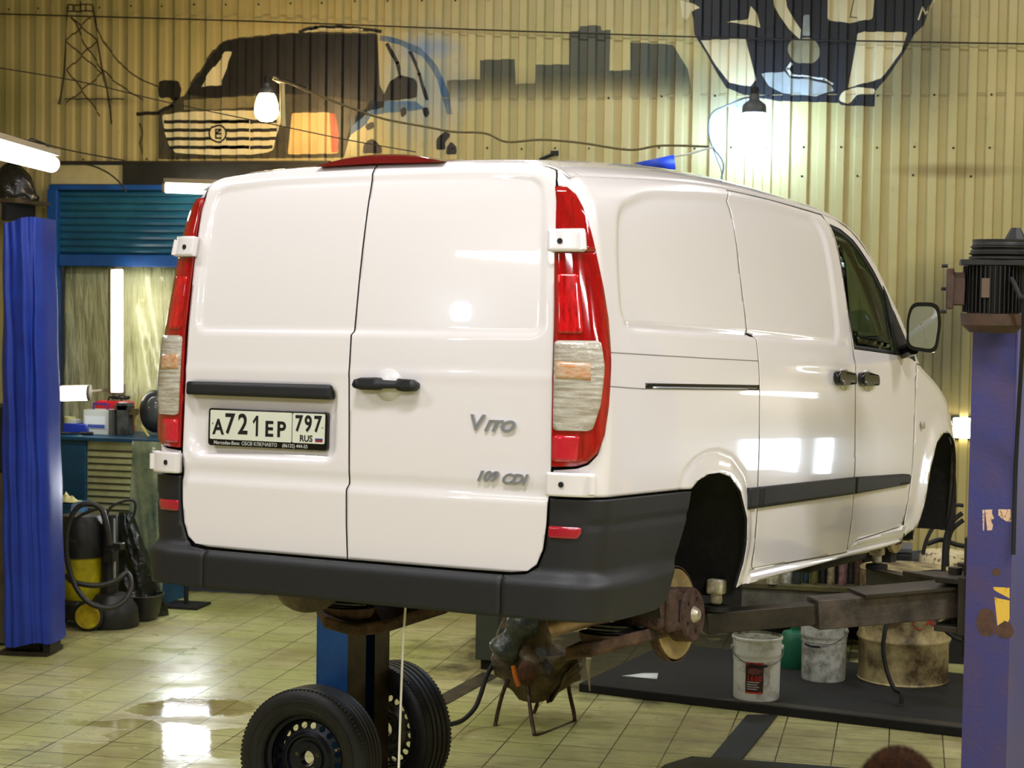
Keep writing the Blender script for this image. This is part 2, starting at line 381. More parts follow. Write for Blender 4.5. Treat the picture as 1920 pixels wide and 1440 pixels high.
for sd in (1, -1):
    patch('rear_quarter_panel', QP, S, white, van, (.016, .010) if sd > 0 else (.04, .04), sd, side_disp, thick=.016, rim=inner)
    if sd > 0:
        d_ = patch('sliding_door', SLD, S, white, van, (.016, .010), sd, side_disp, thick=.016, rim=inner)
    else:
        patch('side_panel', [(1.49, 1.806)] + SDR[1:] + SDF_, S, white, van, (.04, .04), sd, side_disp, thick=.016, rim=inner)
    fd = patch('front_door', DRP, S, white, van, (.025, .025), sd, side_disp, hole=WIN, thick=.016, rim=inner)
    patch('window_seal', [(a, z) for a, z in roundpoly(WIN, .03)], S, mblack, fd, (.06, .06), sd, off=-.004, thick=.004,
          hole=[(2.69, 1.745), (2.81, 1.735), (2.955, 1.705), (3.21, 1.605), (3.34, 1.535), (3.46, 1.225), (2.815, 1.225), (2.75, 1.43)])
    patch('window_pane', [(2.68, 1.755), (2.81, 1.745), (2.96, 1.715), (3.22, 1.615), (3.36, 1.545), (3.48, 1.215), (2.80, 1.215), (2.74, 1.43)], S, glass, fd, (.1, .1), sd, off=-.009, thick=.003)
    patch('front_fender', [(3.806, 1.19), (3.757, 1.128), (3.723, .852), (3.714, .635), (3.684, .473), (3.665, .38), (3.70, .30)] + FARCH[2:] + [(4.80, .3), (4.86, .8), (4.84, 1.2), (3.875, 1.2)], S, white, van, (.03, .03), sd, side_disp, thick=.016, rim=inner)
    patch('sill', [(1.56, .238), (3.70, .27), (3.76, .30), (3.70, .35), (3.655, .353), (3.64, .352), (3.60, .342), (2.93, .317), (2.815, .275), (1.606, .29), (1.592, .30)], S, white, van, (.05, .015), sd, lambda a, z: -.012 * sst((z - .24) / .02 - 1) * sst((.31 - z) / .03) + .004, thick=.05)
    # trims and rails
    tr = [(1.437, .628), (1.532, .627), (1.532, .545), (1.43, .545)]
    patch('side_moulding', tr, S, bplast, van, (.05, .02), sd, off=.016, thick=.02)
    patch('side_moulding', [(1.553, .627), (2.752, .623), (2.758, .548), (1.553, .545)], S, bplast, van, (.05, .02), sd, off=.016, thick=.02)
    patch('side_moulding', [(2.772, .623), (3.55, .616), (3.625, .612), (3.645, .60), (3.645, .572), (3.62, .563), (2.778, .548)], S, bplast, van, (.05, .02), sd, off=.016, thick=.02)
    for hx in ((2.455, 2.70), (2.80, 3.045)) if sd > 0 else ((2.80, 3.045),):
        h = patch('door_handle', roundpoly([(hx[0], 1.05), (hx[0] + .06, 1.036), (hx[1], 1.045), (hx[1], 1.09), (hx[0] + .05, 1.104), (hx[0], 1.095)], .022), S, gblack, van, (.03, .02), sd, off=.030, thick=.026)
        cx = (hx[0] + hx[1]) / 2 + .02
        patch('handle_recess', [(cx + .07 * math.cos(t * PI / 12), 1.07 + .055 * math.sin(t * PI / 12)) for t in range(24)], S, white, h, (0, 0), sd, off=.0035, thick=.003)
    patch('indicator_lamp', [(3.84 + .024 * math.cos(t * PI / 10), .878 + .02 * math.sin(t * PI / 10)) for t in range(20)], S, clearlens, van, (0, 0), sd, off=.016, thick=.012)
    # tail lamp cluster
    LAMP = [(.012, 1.765), (.056, 1.761), (.081, 1.731), (.099, 1.674), (.113, 1.6), (.125, 1.517), (.147, 1.371), (.159, 1.246), (.153, 1.097), (.142, .955), (.128, .858), (.107, .796), (.081, .764), (.054, .752), (-.002, .748), (.0, .95), (.004, 1.164), (.006, 1.451)]
    lp = patch('tail_lamp', [(.004, 1.505)] + [(.127, 1.505)] + LAMP[6:-1], S, redlens, van, (.02, .03), sd, off=.014, thick=.02)
    patch('upper_lens', LAMP[:5] + [(.115, 1.59), (.127, 1.509), (.006, 1.509)], S, redlens, lp, (.02, .03), sd, off=.014, thick=.02)
    patch('clear_lens', roundpoly([(.006, 1.166), (.118, 1.166), (.126, 1.08), (.113, .955), (.092, .87), (.004, .868)], .014), S, clearlens, lp, (.02, .03), sd, off=.019, thick=.006)
    patch('amber_lens', [(.010, 1.098), (.088, 1.092), (.088, 1.036), (.010, 1.040)], S, amber, lp, (.02, .03), sd, off=.0205, thick=.003)
    patch('reflector_block', roundpoly([(.012, 1.42), (.07, 1.42), (.074, 1.19), (.012, 1.19)], .012), S, mat('bright_red_lens_%d' % sd, (228, 20, 32), .1, coat=1, rgb2=(150, 4, 12), vscale=1, vmap=(90, 90, 22)), lp, (.02, .03), sd, off=.0175, thick=.004)
    patch('fog_lens', roundpoly([(.003, .852), (.062, .852), (.058, .768), (.0, .766)], .01), S, mat('pink_red_lens_%d' % sd, (214, 34, 60), .08, coat=1, rgb2=(190, 20, 40), vscale=12), lp, (.02, .03), sd, off=.0175, thick=.004)
    # hinges
    for z0, z1, w in ((1.506, 1.593, .09), (.652, .73, .10)):
        hg = patch('door_hinge', roundpoly([(-.012, z0), (w, z0), (w, z1), (-.012, z1)], .008), S, white, van, (.02, .02), sd, off=.034, thick=.03)
        c0 = Vector(S(w - .012, z0 + .01)) + Vector((.022, -.022, 0)); c1 = Vector(S(w - .012, z1 - .01)) + Vector((.022, -.022, 0))
        if sd < 0: c0.x *= -1; c1.x *= -1
        obj('hinge_pin', MB().cyl(c0, c1, .014, n=14), white, hg)
        q = Vector(S(.028, (z0 + z1) / 2)) + Vector((.004, -.034, 0)); n_ = Vector((.15, -1, 0)).normalized()
        if sd < 0: q.x *= -1; n_.x *= -1
        obj('hinge_hole', MB().cyl(q, q + n_ * .003, .0095, n=14), mblack, hg)
# rear doors
SEAM = [(-.0, 1.896), (.002, 1.80), (-.012, 1.40), (-.019, 1.19), (-.027, 1.175), (-.029, 1.04), (-.022, .85), (-.016, .65), (-.024, .632), (-.02, .5), (-.012, .385)]
def ax(x, zc=1.0): return .78 * (x / lerp(zc, XIN) - 1)
REDGE = [(-.30, .385), (-.144, .387), (-.085, .395), (-.052, .418), (-.03, .471), (-.02, .551), (-.016, .645), (-.010, .744), (-.004, 1.164), (.004, 1.60), (.010, 1.77), (.018, 1.797), (.030, 1.818), (.040, 1.838), (.0, 1.857), (-.1, 1.872), (-.3, 1.888), (-.5, 1.894)]
def door_disp(a, z):
    s = sdf(a, z, WPAN); d = -.009 * sst(.5 - s / .022)
    d += .005 * sst((.655 - z) / .03) - .003 * sst((z - .62) / .02) * sst((.69 - z) / .02)
    d += .002 * sst(1 - abs(z - 1.04) / .03)
    return d
WPAN = roundpoly([(-1.2, 1.186), (-.047, 1.186), (-.042, 1.5), (-.048, 1.805), (-.3, 1.83), (-.6, 1.836), (-1.2, 1.838)], .05)
def ldoor_disp(a, z):
    d = door_disp(a, z)
    s = sdf(a, z, LREC)
    return d - .022 * sst(.5 - s / .03)
LREC = roundpoly([(-.69, .735), (-.69, .985), (-.022, .985), (-.03, .80), (-.066, .728)], .04)
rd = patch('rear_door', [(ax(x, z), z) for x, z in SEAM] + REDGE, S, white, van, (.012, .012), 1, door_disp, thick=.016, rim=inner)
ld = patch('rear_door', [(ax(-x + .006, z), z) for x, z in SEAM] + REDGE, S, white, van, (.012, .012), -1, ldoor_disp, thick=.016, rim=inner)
# handle on the right door
def rface(x, z, o=0.0):
    p = Vector(S(ax(x, z), z)); p.y -= o; return p
hnd = patch('door_handle', [(ax(x), z) for x, z in [(.004, 1.0), (.012, 1.018), (.04, 1.026), (.105, 1.028), (.115, 1.02), (.185, 1.018), (.195, 1.026), (.24, 1.024), (.262, 1.012), (.264, .998), (.25, .985), (.215, .982), (.195, .985), (.185, .992), (.115, .99), (.105, .984), (.04, .984), (.012, .99)]], S, bplast, rd, (.03, .02), 1, off=.036, thick=.034)
patch('handle_recess', [(ax(.135 + .058 * math.cos(t * PI / 16)), 1.003 + .056 * math.sin(t * PI / 16)) for t in range(32)], S, mat('recess_white', (226, 222, 222), .35), hnd, (0, 0), 1, off=.004, thick=.004)
# number plate on the left door
garn = patch('plate_garnish', roundpoly([(ax(.752), .947), (ax(.752), .996), (ax(.102), .998), (ax(.102), .945)], .012), S, bplast, ld, (.06, .02), -1, off=.016, thick=.04)
pm = Vector((-.386, -.004, .838)); PF = frame(pm, (1, 0, 0), (0, 0, 1))
pl = obj('number_plate_frame', MB().prism(roundpoly([(-.266, -.076), (.266, -.076), (.266, .062), (-.266, .062)], .014), .016, frame(pm + Vector((0, .01, 0)), (1, 0, 0), (0, 0, 1))), gblack, ld, bevel=.002)
platew = mat('plate_white', (222, 224, 208), .45)
obj('number_plate', MB().prism(roundpoly([(-.256, -.052), (.112, -.052), (.112, .055), (-.256, .055)], .006), .0012, frame(pm + Vector((0, -.0062, 0)), (1, 0, 0), (0, 0, 1))), platew, pl)
obj('region_plate', MB().prism(roundpoly([(.1155, -.052), (.256, -.052), (.256, .055), (.1155, .055)], .006), .0012, frame(pm + Vector((0, -.0062, 0)), (1, 0, 0), (0, 0, 1))), platew, pl)
ink = mat('plate_black_ink', (12, 12, 14), .5)
def ptxt(n, s, x, z, size, m_=ink, off=.0022, xs=1.0, ax_='CENTER'):
    return text(n, s, size, m_, pl, frame(pm + Vector((x, -.0078, z)), (1, 0, 0), (0, 0, 1)), .0004, 0, off, ax_, xs)
obj('plate_character', MB().prism([(-.062, .018), (-.057, .010), (-.047, .024), (-.047, -.035), (-.037, -.035), (-.037, .040), (-.046, .040)], .0008, frame(pm + Vector((0, -.0074, 0)), (1, 0, 0), (0, 0, 1))), ink, pl)
for ch, x, z, sz, xs in (('A', -.218, -.009, .078, .92), ('7', -.166, .003, .104, .88), ('2', -.106, .003, .104, .88), ('E', .012, -.009, .078, 1.0), ('P', .066, -.009, .078, 1.0)):
    ptxt('plate_character', ch, x, z, sz, xs=xs)
for ch, x in (('7', .143), ('9', .184), ('7', .225)): ptxt('plate_character', ch, x, .0155, .08, xs=.82)
ptxt('plate_country_code', 'RUS', .176, -.036, .032, off=.0008, xs=1.0)
for k, c_ in enumerate(((225, 225, 220), (60, 60, 120), (150, 20, 50))):
    obj('plate_flag_stripe', MB().box(pm + Vector((.232, -.0078, -.0295 - .0065 * k)), (.032, .0006, .0063)), mat('flag_%d' % k, c_, .5), pl)
for x in (-.244, .246): obj('plate_screw', MB().cyl(pm + Vector((x, -.0075, .006)), pm + Vector((x, -.009, .006)), .0022, n=10), ink, pl)
fr_t = mat('frame_lettering', (190, 190, 185), .5)
ptxt('frame_text', 'Mercedes-Benz', -.178, -.0645, .019, fr_t, .0002)
ptxt('frame_text', 'СБСВ КЛЮЧАВТО', -.03, -.0645, .018, fr_t, .0002)
ptxt('frame_text', '(86132) 444-55', .128, -.0645, .018, fr_t, .0002)
# badges
def badge(n, s, x, z, size, shear=.35, xs=1.2, off=.0009):
    return text(n, s, size, chrome, rd, frame(rface(x, z, .004), (1, .0, -.0), (0, 0, 1)), .003, shear, off, 'LEFT', xs)
badge('model_badge', 'V', .462, .882, .074, .15, 1.2, .0016); badge('model_badge', 'ITO', .520, .874, .052, .4, 1.3, .0016)
badge('engine_badge', '109', .492, .703, .048, .4, 1.15, .0014); badge('engine_badge', 'CDI', .590, .698, .048, .4, 1.15, .0014)
# roof, bonnet, windscreen
def zc_of_x(x):
    x = abs(x); best = 1.905
    for (z0, x0), (z1, x1) in zip(SX, SX[1:]):
        if z0 > .9 and x0 >= x >= x1: return z0 + (z1 - z0) * (x0 - x) / max(1e-9, x0 - x1)
    return 1.905
XR = lerp(1.811, SX)
def top(x, t):
    zc = zc_of_x(min(abs(x), XR)) if abs(x) < XR else 1.811
    y = max(t, lerp(min(zc, 1.895), Y0) + .022) if t < .3 else t
    z = zmap(y, zc)
    z -= .012 * (1 - sst((abs(x) - .6) / .1)) * sst(1 - (y - (lerp(min(zc, 1.895), Y0) + .02)) / .05)
    return (x * lerp(y, WF), y, z)
XP = XR
rf = patch('roof', [(-XP, .02), (XP, .02), (XP, 3.02), (-XP, 3.02)], top, white, van, (.03, .05), 1, None)
for x in (-.45, -.15, .15, .45):
    pass
patch('windscreen', [(-.70, 3.03), (.70, 3.03), (.66, 4.10), (-.66, 4.10)], top, glass, van, (.1, .08), 1, None, off=-.006, thick=.004)
for s_ in (-1, 1):
    patch('windscreen_pillar', [(s_ * .70, 3.02), (s_ * XP, 3.02), (s_ * XP, 4.12), (s_ * .66, 4.12)][::s_], top, white, van, (.03, .06), 1, None)
patch('bonnet', [(-XP, 4.12), (XP, 4.12), (XP, 4.93), (-XP, 4.93)], top, white, van, (.06, .05), 1, None)
nose = MB()
nose.box((0, 4.88, .62), (1.3, .12, .36)); obj('front_bumper', MB().box((0, 4.86, .52), (1.42, .2, .5)), bplast, van, bevel=.06)
# third brake lamp at the roof's rear edge
tl = MB(); prof = []
for i in range(25):
    u = -1 + 2 * i / 24; x = .02 + .265 * u; h = .030 * (1 - abs(u) ** 2.6); 
    zr = top(x, .09)[2]; prof.append([(x, .062, zr - .004), (x, .058, zr + h * .75), (x, .075, zr + h), (x, .13, zr + h * .9 + .004), (x, .20, top(x, .2)[2] + .002)])
vs = [p for r_ in prof for p in r_]; fs = [(i * 5 + k, (i + 1) * 5 + k, (i + 1) * 5 + k + 1, i * 5 + k + 1) for i in range(24) for k in range(4)]
tl.add(vs, fs); obj('high_brake_lamp', tl, mat('dark_red_lens', (122, 14, 26), .15, coat=1), van, 60)
# bumper
def bdisp(a, z):
    d = .010
    side_f = 1 - sst((a - .25) / .55)
    d += (.012 + .028 * side_f) * sst((.405 - z) / .05)
    if a > .1: d -= .007 * sst(1 - abs(z - .558) / .013)
    return d
patch('bumper_centre', [(-.163, .24), (-.163, .379), (-1.397, .379), (-1.397, .24)], S, bplast, van, (.03, .015), 1, bdisp, thick=.03)
for sd in (1, -1):
    cr = patch('bumper_corner', [(-.157, .24), (.10, .243), (.32, .238), (.609, .234), (.665, .242), (.714, .262), (.752, .414), (.822, .545), (.846, .640), (.1, .642), (-.006, .642), (-.008, .55), (-.018, .47), (-.042, .41), (-.08, .386), (-.144, .379), (-.157, .379)], S, bplast, van, (.02, .012), sd, bdisp, thick=.03)
    patch('bumper_reflector', roundpoly([(-.006, .512), (.064, .512), (.074, .53), (.074, .55), (-.006, .551)], .006), S, redref, cr, (.02, .02), sd, off=.016, thick=.008)
# track of the sliding door and panel joints
patch('door_rail', [(.444, 1.012), (1.534, 1.012), (1.534, 1.032), (.444, 1.032)], S, gblack, van, (.05, .02), 1, off=.003, thick=.004)
patch('rail_strip', [(.50, 1.013), (1.40, 1.013), (1.40, 1.020), (.50, 1.020)], S, chrome, van, (.05, .02), 1, off=.006, thick=.004)
groove = mat('panel_joint', (120, 116, 112), .6)
for P_ in ([(.165, 1.130), (1.532, 1.126), (1.532, 1.129), (.165, 1.133)], [(.158, 1.017), (.444, 1.010), (.444, 1.013), (.158, 1.020)]):
    patch('panel_joint', P_, S, groove, van, (.05, 0), 1, off=.0012, thick=.002)
# dark inner body behind the gaps, with wheel wells
shell = MB(); NY = 50
def ipt(a, zc):
    x, y, z = S(a, zc); return x, y, z
As = [-.78, -.4, -.1, 0, .06, .12, .17, .3, .5, .7] + [.8 + .1 * i for i in range(0, 40)]
Zs = [.25, .33, .4, .5, .6, .68, .78, .9, 1.0, 1.1, 1.2, 1.3, 1.4, 1.5, 1.6, 1.7, 1.76, 1.80]
AP = [(p[0], p[1] + .0) for p in ARCHP]; FP = FARCH + [(4.71, .2), (3.7, .2)]
for sd in (1, -1):
    g = {}
    for i, a in enumerate(As):
        for j, z in enumerate(Zs):
            x, y, zz = S(a, z); k = .975; yy = y + .018 if a < .17 else y
            g[i, j] = (sd * (x - .024 if a > .1 else x * .985), yy + .006, zz)
    vs = []; idx = {}
    for k_, v in g.items(): idx[k_] = len(vs); vs.append(v)
    fs = []
    for i in range(len(As) - 1):
        for j in range(len(Zs) - 1):
            ac = (As[i] + As[i + 1]) / 2; zc = (Zs[j] + Zs[j + 1]) / 2
            if any(sdf(p, q, AP) < .015 or sdf(p, q, FP) < .03 for p in (As[i], As[i + 1]) for q in (Zs[j], Zs[j + 1])): continue
            if ac > 2.62 and zc > 1.19: continue
            if ac > 4.6: continue
            f_ = [idx[i, j], idx[i + 1, j], idx[i + 1, j + 1], idx[i, j + 1]]
            fs.append(tuple(f_ if sd > 0 else reversed(f_)))
    shell.add(vs, fs)
shell.box((0, 2.68, 1.05), (1.6, .02, 1.2)); shell.box((0, 2.45, .33), (.80, 4.4, .04)); shell.box((0, .27, .36), (1.5, .5, .03)); shell.box((0, 2.6, .331), (1.74, 2.1, .04))
obj('inner_body', shell, inner, van)
for sd in (1, -1):
    for (yc, zc_, r_, x0, nm) in ((1.04, .34, .42, .42, 'rear_wheel_well'), (4.24, .42, .43, .42, 'front_wheel_well')):
        w = MB(); n = 20; rows = []
        for xx in (.90, x0):
            rows.append([(sd * xx, yc + r_ * math.cos(PI * (-.12 + 1.24 * i / n)), zc_ + r_ * math.sin(PI * (-.12 + 1.24 * i / n))) for i in range(n + 1)])
        vs = rows[0] + rows[1] + [(sd * x0, yc, zc_ - .05)]
        fs = [(i, i + 1, n + 2 + i, n + 1 + i) for i in range(n)] + [(n + 1 + i, n + 2 + i, 2 * n + 2) for i in range(n)]
        w.add(vs, fs); obj(nm, w, mat(nm + '_black_%d' % sd, (15, 15, 16), .75, rgb2=(40, 36, 28), vscale=7, bump=.5, lo=.5, hi=.8), van)
# cab interior
obj('dashboard', MB().box((0, 3.75, 1.12), (1.5, .45, .22)), dashm, van, bevel=.05)
for s_ in (-1, 1):
    obj('seat', MB().box((s_ * .42, 3.0, .92), (.5, .12, .6)).box((s_ * .42, 3.2, .72), (.5, .5, .14)).box((s_ * .42, 2.98, 1.33), (.26, .09, .2)), dashm, van, bevel=.04)
sw = MB(); c_ = Vector((-.42, 3.42, 1.14)); Mx = Matrix.Rotation(math.radians(62), 3, 'X')
sw.tube([c_ + Mx @ Vector((.19 * math.cos(t * PI / 12), .19 * math.sin(t * PI / 12), 0)) for t in range(24)], .014, close=True)
sw.box(c_, (.34, .05, .03), M=Mx); sw.cyl(c_, c_ + Mx @ Vector((0, 0, -.2)), .03)
obj('steering_wheel', sw, gblack, van)
# door mirrors
for sd in (1, -1):
    c_ = Vector((sd * 1.065, 3.35, 1.337))
    fnm = frame(c_, (1, sd * .1, 0), (0, -.05, 1))
    out = roundpoly([(-.083, -.105), (.065, -.125), (.086, .03), (.07, .125), (-.06, .125), (-.083, .05)], .045)
    def scal(P_, k, dx=0): return [(x * k + dx, y * k) for x, y in P_]
    mb = MB(); lay = []
    for k, h in ((1.0, -.0), (1.02, -.03), (.98, -.07), (.8, -.105), (.45, -.125)): lay.append([fnm @ Vector((x, y, h)) for x, y in scal(out, k)])
    n = len(out); vs = [v for l in lay for v in l]
    fs = [(l * n + i, l * n + (i + 1) % n, (l + 1) * n + (i + 1) % n, (l + 1) * n + i) for l in range(4) for i in range(n)] + [tuple(range(4 * n, 5 * n)), tuple(range(n))]
    mb.add(vs, fs)
    mb.tube([(sd * 1.0, 3.40, 1.24), (sd * .95, 3.46, 1.225), (sd * .90, 3.5, 1.22)], .035, sub=3)
    mh = obj('door_mirror', mb, gblack, van, 40)
    obj('mirror_glass', MB().prism(scal(roundpoly([(-.083, -.105), (.065, -.125), (.086, .03), (.07, .125), (-.06, .125), (-.083, .05)], .045), .84, 0), .004, frame(c_ + Vector((0, -.002, 0)), (1, sd * .1, 0), (0, -.05, 1))), mirror_m, mh)
    patch('mirror_sail', [(3.345, 1.59), (3.40, 1.555), (3.56, 1.40), (3.775, 1.235), (3.775, 1.195), (3.44, 1.205), (3.43, 1.25)], S, mblack, van, (.05, .05), sd, off=.004, thick=.008)
# ---- running gear
def ringpts(c, r, axis, n=24):
    a = Vector(axis).normalized(); b = a.orthogonal().normalized(); d = a.cross(b)
    return [Vector(c) + b * r * math.cos(2 * PI * i / n) + d * r * math.sin(2 * PI * i / n) for i in range(n)]
for sd in (1, -1):
    # rear hub carrier: disc with its hat, dust shield, caliper
    cz = .135; cy = 1.17; axv = Vector((sd, -.04, .06)).normalized()
    c0 = Vector((sd * .735, cy, cz)); M = frame(c0, axv.orthogonal(), axv.cross(axv.orthogonal()))
    hub = obj('rear_hub', MB().lathe([(0, .078), (.098, .078), (.106, .068), (.106, .0), (.0, .0)], 40, M), rust, van)
    obj('brake_disc', MB().lathe([(.10, .006), (.172, .006), (.176, .002), (.176, -.022), (.08, -.022)], 48, M), disc_m, hub)
    obj('dust_shield', MB().lathe([(.06, -.034), (.184, -.034), (.188, -.0), (.184, -.0), (.18, -.04), (.06, -.045)], 40, M), rust, hub)
    obj('hub_nose', MB().lathe([(0, .1), (.018, .1), (.024, .094), (.033, .079), (.03, .078)], 20, M), mat('hub_nose_%d' % sd, (190, 180, 160), .4, .5), hub)
    for k in range(5):
        t = 2 * PI * k / 5 + .3; obj('stud_hole', MB().cyl(M @ Vector((.065 * math.cos(t), .065 * math.sin(t), .078)), M @ Vector((.065 * math.cos(t), .065 * math.sin(t), .08)), .0085, n=12), mblack, hub)
    cal = MB().box((sd * .735, cy - .165, cz + .035), (.13, .10, .17)).box((sd * .70, cy - .215, cz + .03), (.16, .07, .13)).box((sd * .76, cy - .12, cz + .085), (.09, .07, .035)).box((sd * .76, cy - .12, cz - .03), (.09, .07, .035))
    obj('brake_caliper', cal, rust, van, bevel=.014)
    # trailing arm: flat rusty pressing carrying the spring seat
    sp = Vector((sd * .60, .86, .055))
    arm = MB()
    prof = [(sd * .74, 1.22, .10), (sd * .75, .99, .11), (sd * .71, .80, .10), (sd * .60, .70, .06), (sd * .47, .74, .03), (sd * .44, .92, .03), (sd * .44, 1.4, .06), (sd * .44, 1.75, .16), (sd * .56, 1.75, .18), (sd * .62, 1.4, .10)]
    n = len(prof); vs = [Vector(p) + Vector((0, 0, .0)) for p in prof] + [Vector(p) - Vector((0, 0, .05)) for p in prof]
    arm.add(vs, [tuple(range(n)), tuple(reversed(range(n, 2 * n)))] + [(i, (i + 1) % n, n + (i + 1) % n, n + i) for i in range(n)])
    ta = obj('trailing_arm', arm, rust2, van, bevel=.01)
    obj('spring_seat', MB().lathe([(.055, -.005), (.105, -.01), (.118, .012), (.118, .03), (.108, .03), (.104, .008), (.05, .006)], 32, Matrix.Translation(sp)), rust2, ta)
    spr = []
    for i in range(90):
        t = i / 90 * 2 * PI * 3.4; spr.append(sp + Vector((.075 * math.cos(t), .075 * math.sin(t), .02 + .30 * i / 90)))
    obj('coil_spring', MB().tube(spr, .010, 8), gblack, van)
    rg = MB()
    for q in range(3): rg.tube(ringpts(sp + Vector((0, 0, .028 + .014 * q)), .088 - .006 * q, (0, .1, 1)), .009, 8, True)
    obj('spring_rubber', rg, gblack, ta)
    obj('arm_hole', MB().cyl(Vector((sd * .69, .93, .105)), Vector((sd * .69, .93, .112)), .024, n=18), mblack, ta)
    obj('damper', MB().cyl((sd * .62, 1.16, .06), (sd * .60, 1.02, .55), .028).cyl((sd * .60, 1.05, .40), (sd * .60, 1.02, .6), .038), under, van)
    # front corner
    c0 = Vector((sd * .70, 4.24, .30)); M = frame(c0, (0, 1, .0), (0, 0, 1)) if sd > 0 else frame(c0, (0, -1, 0), (0, 0, 1))
    fh = obj('front_hub', MB().lathe([(.03, .07), (.075, .07), (.08, .06), (.08, 0), (.0, 0)], 32, M), rust, van)
    obj('brake_disc', MB().lathe([(.08, -.004), (.15, -.004), (.15, -.028), (.06, -.028)], 40, M), disc_m, fh)
    obj('hub_bore', MB().cyl(M @ Vector((0, 0, .068)), M @ Vector((0, 0, .071)), .032, n=18), mblack, fh)
    obj('brake_caliper', MB().box((sd * .70, 4.08, .31), (.13, .09, .2)), rust, van, bevel=.015)
    obj('suspension_strut', MB().cyl((sd * .62, 4.24, .25), (sd * .52, 4.2, .85), .03).cyl((sd * .60, 4.24, .12), (sd * .30, 4.2, .2), .03).box((sd * .64, 4.24, .17), (.08, .1, .14)), under, van)
obj('rear_axle_beam', MB().box((0, 1.65, .16), (1.0, .12, .14)).box((0, 1.3, .2), (.9, .08, .1)).cyl((-.7, 1.13, .15), (.7, 1.13, .15), .03), under, van, bevel=.01)
obj('fuel_tank', MB().box((-.1, 2.6, .22), (1.1, .8, .2)).box((.1, 3.6, .2), (1.0, .9, .16)), under, van, bevel=.03)
tp = MB().tube([(.62, 1.3, .24), (.74, .98, .22), (.70, .80, .195), (.60, .72, .165), (.44, .68, .112)], .038, 20, sub=6)
ex = obj('exhaust_pipe', tp, mat('exhaust_steel', (176, 150, 128), .4, .7, rgb2=(120, 96, 80), vscale=9), van)
a_ = Vector((.44, .68, .112)); d_ = Vector((-.16, -.04, -.053)).normalized()
obj('exhaust_mouth', MB().cyl(a_ + d_ * .001, a_ + d_ * .002, .033, n=20), mblack, ex)
obj('silencer', MB().sphere((-.53, .50, .225), .13, 24, (.8, 1.5, .95)), mat('silencer_steel', (110, 96, 84), .5, .6, rgb2=(60, 50, 42), vscale=8), van)
for x, y in ((.80, 1.42), (.80, 3.55), (-.80, 1.42), (-.80, 3.55)):
    obj('jacking_block', MB().box((x, y, .225), (.07, .06, .06)).cyl((x, y, .20), (x, y, .155), .024), mat('dirty_white_%d' % int(x * y * 100), (205, 198, 170), .6, rgb2=(120, 110, 90), vscale=20), van, bevel=.01)
# ------------------------------------------------------------------ the hall
XL, XRT, YB, ZC = -10.0, 6.5, -4.0, 6.2
PER = .1375; DEP = .030; SLW = .012
def nodes(m): return m.node_tree.nodes, m.node_tree.links
# tiled floor
fm = bpy.data.materials.new('floor_tiles'); fm.use_nodes = True; N, Lk = nodes(fm); B = N['Principled BSDF']
tc = N.new('ShaderNodeTexCoord')
def noise(sc, det=5, vec=None, rough=.6):
    n = N.new('ShaderNodeTexNoise'); n.inputs['Scale'].default_value = sc; n.inputs['Detail'].default_value = det; n.inputs['Roughness'].default_value = rough
    Lk.new(vec or tc.outputs['Object'], n.inputs['Vector']); return n.outputs['Fac']
def rng(i, a, b, c=0, d=1):
    n = N.new('ShaderNodeMapRange'); Lk.new(i, n.inputs[0]); n.inputs[1].default_value = a; n.inputs[2].default_value = b; n.inputs[3].default_value = c; n.inputs[4].default_value = d; return n.outputs[0]
def mix(f, a, b, mode='MIX'):
    n = N.new('ShaderNodeMix'); n.data_type = 'RGBA'; n.blend_type = mode
    for k, v in ((0, f), (6, a), (7, b)):
        if isinstance(v, bpy.types.NodeSocket): Lk.new(v, n.inputs[k])
        elif k == 0: n.inputs[0].default_value = v
        else: n.inputs[k].default_value = lin(v)
    return n.outputs[2]
def mth(op, a, b=0.0):
    n = N.new('ShaderNodeMath'); n.operation = op
    for k, v in ((0, a), (1, b)):
        if isinstance(v, bpy.types.NodeSocket): Lk.new(v, n.inputs[k])
        else: n.inputs[k].default_value = v
    return n.outputs[0]
mp = N.new('ShaderNodeMapping'); mp.inputs['Location'].default_value = (.06, .10, 0); Lk.new(tc.outputs['Object'], mp.inputs['Vector'])
def brick(c1, c2, mc, ms):
    br = N.new('ShaderNodeTexBrick'); br.offset = 0; br.squash = 1
    br.inputs['Scale'].default_value = 1; br.inputs['Brick Width'].default_value = .30; br.inputs['Row Height'].default_value = .30
    br.inputs['Mortar Size'].default_value = ms; br.inputs['Mortar Smooth'].default_value = .3; br.inputs['Bias'].default_value = 0
    br.inputs['Color1'].default_value = c1; br.inputs['Color2'].default_value = c2; br.inputs['Mortar'].default_value = mc
    Lk.new(mp.outputs[0], br.inputs['Vector']); return br
br = brick(lin((192, 188, 134)), lin((176, 174, 118)), lin((60, 54, 32)), .0042)
sepx = N.new('ShaderNodeSeparateXYZ'); Lk.new(tc.outputs['Object'], sepx.inputs[0])
stm = N.new('ShaderNodeMapping'); stm.inputs['Scale'].default_value = (1, 5, 1); stm.inputs['Rotation'].default_value = (0, 0, .12); Lk.new(tc.outputs['Object'], stm.inputs['Vector'])
c = mix(rng(noise(1.3), .42, .68), br.outputs['Color'], (140, 128, 84))
c = mix(rng(noise(4.0, 8, stm.outputs[0]), .50, .74, 0, .75), c, (110, 98, 62))
c = mix(rng(noise(.55, 3), .46, .7, 0, .6), c, (152, 168, 76))
c = mix(rng(noise(16, 6), .66, .74, 0, .8), c, (62, 52, 32))
mk = mth('MULTIPLY', br.outputs['Fac'], rng(noise(2.0, 4), .3, .6, .35, 1))
c = mix(mk, c, (52, 46, 28))
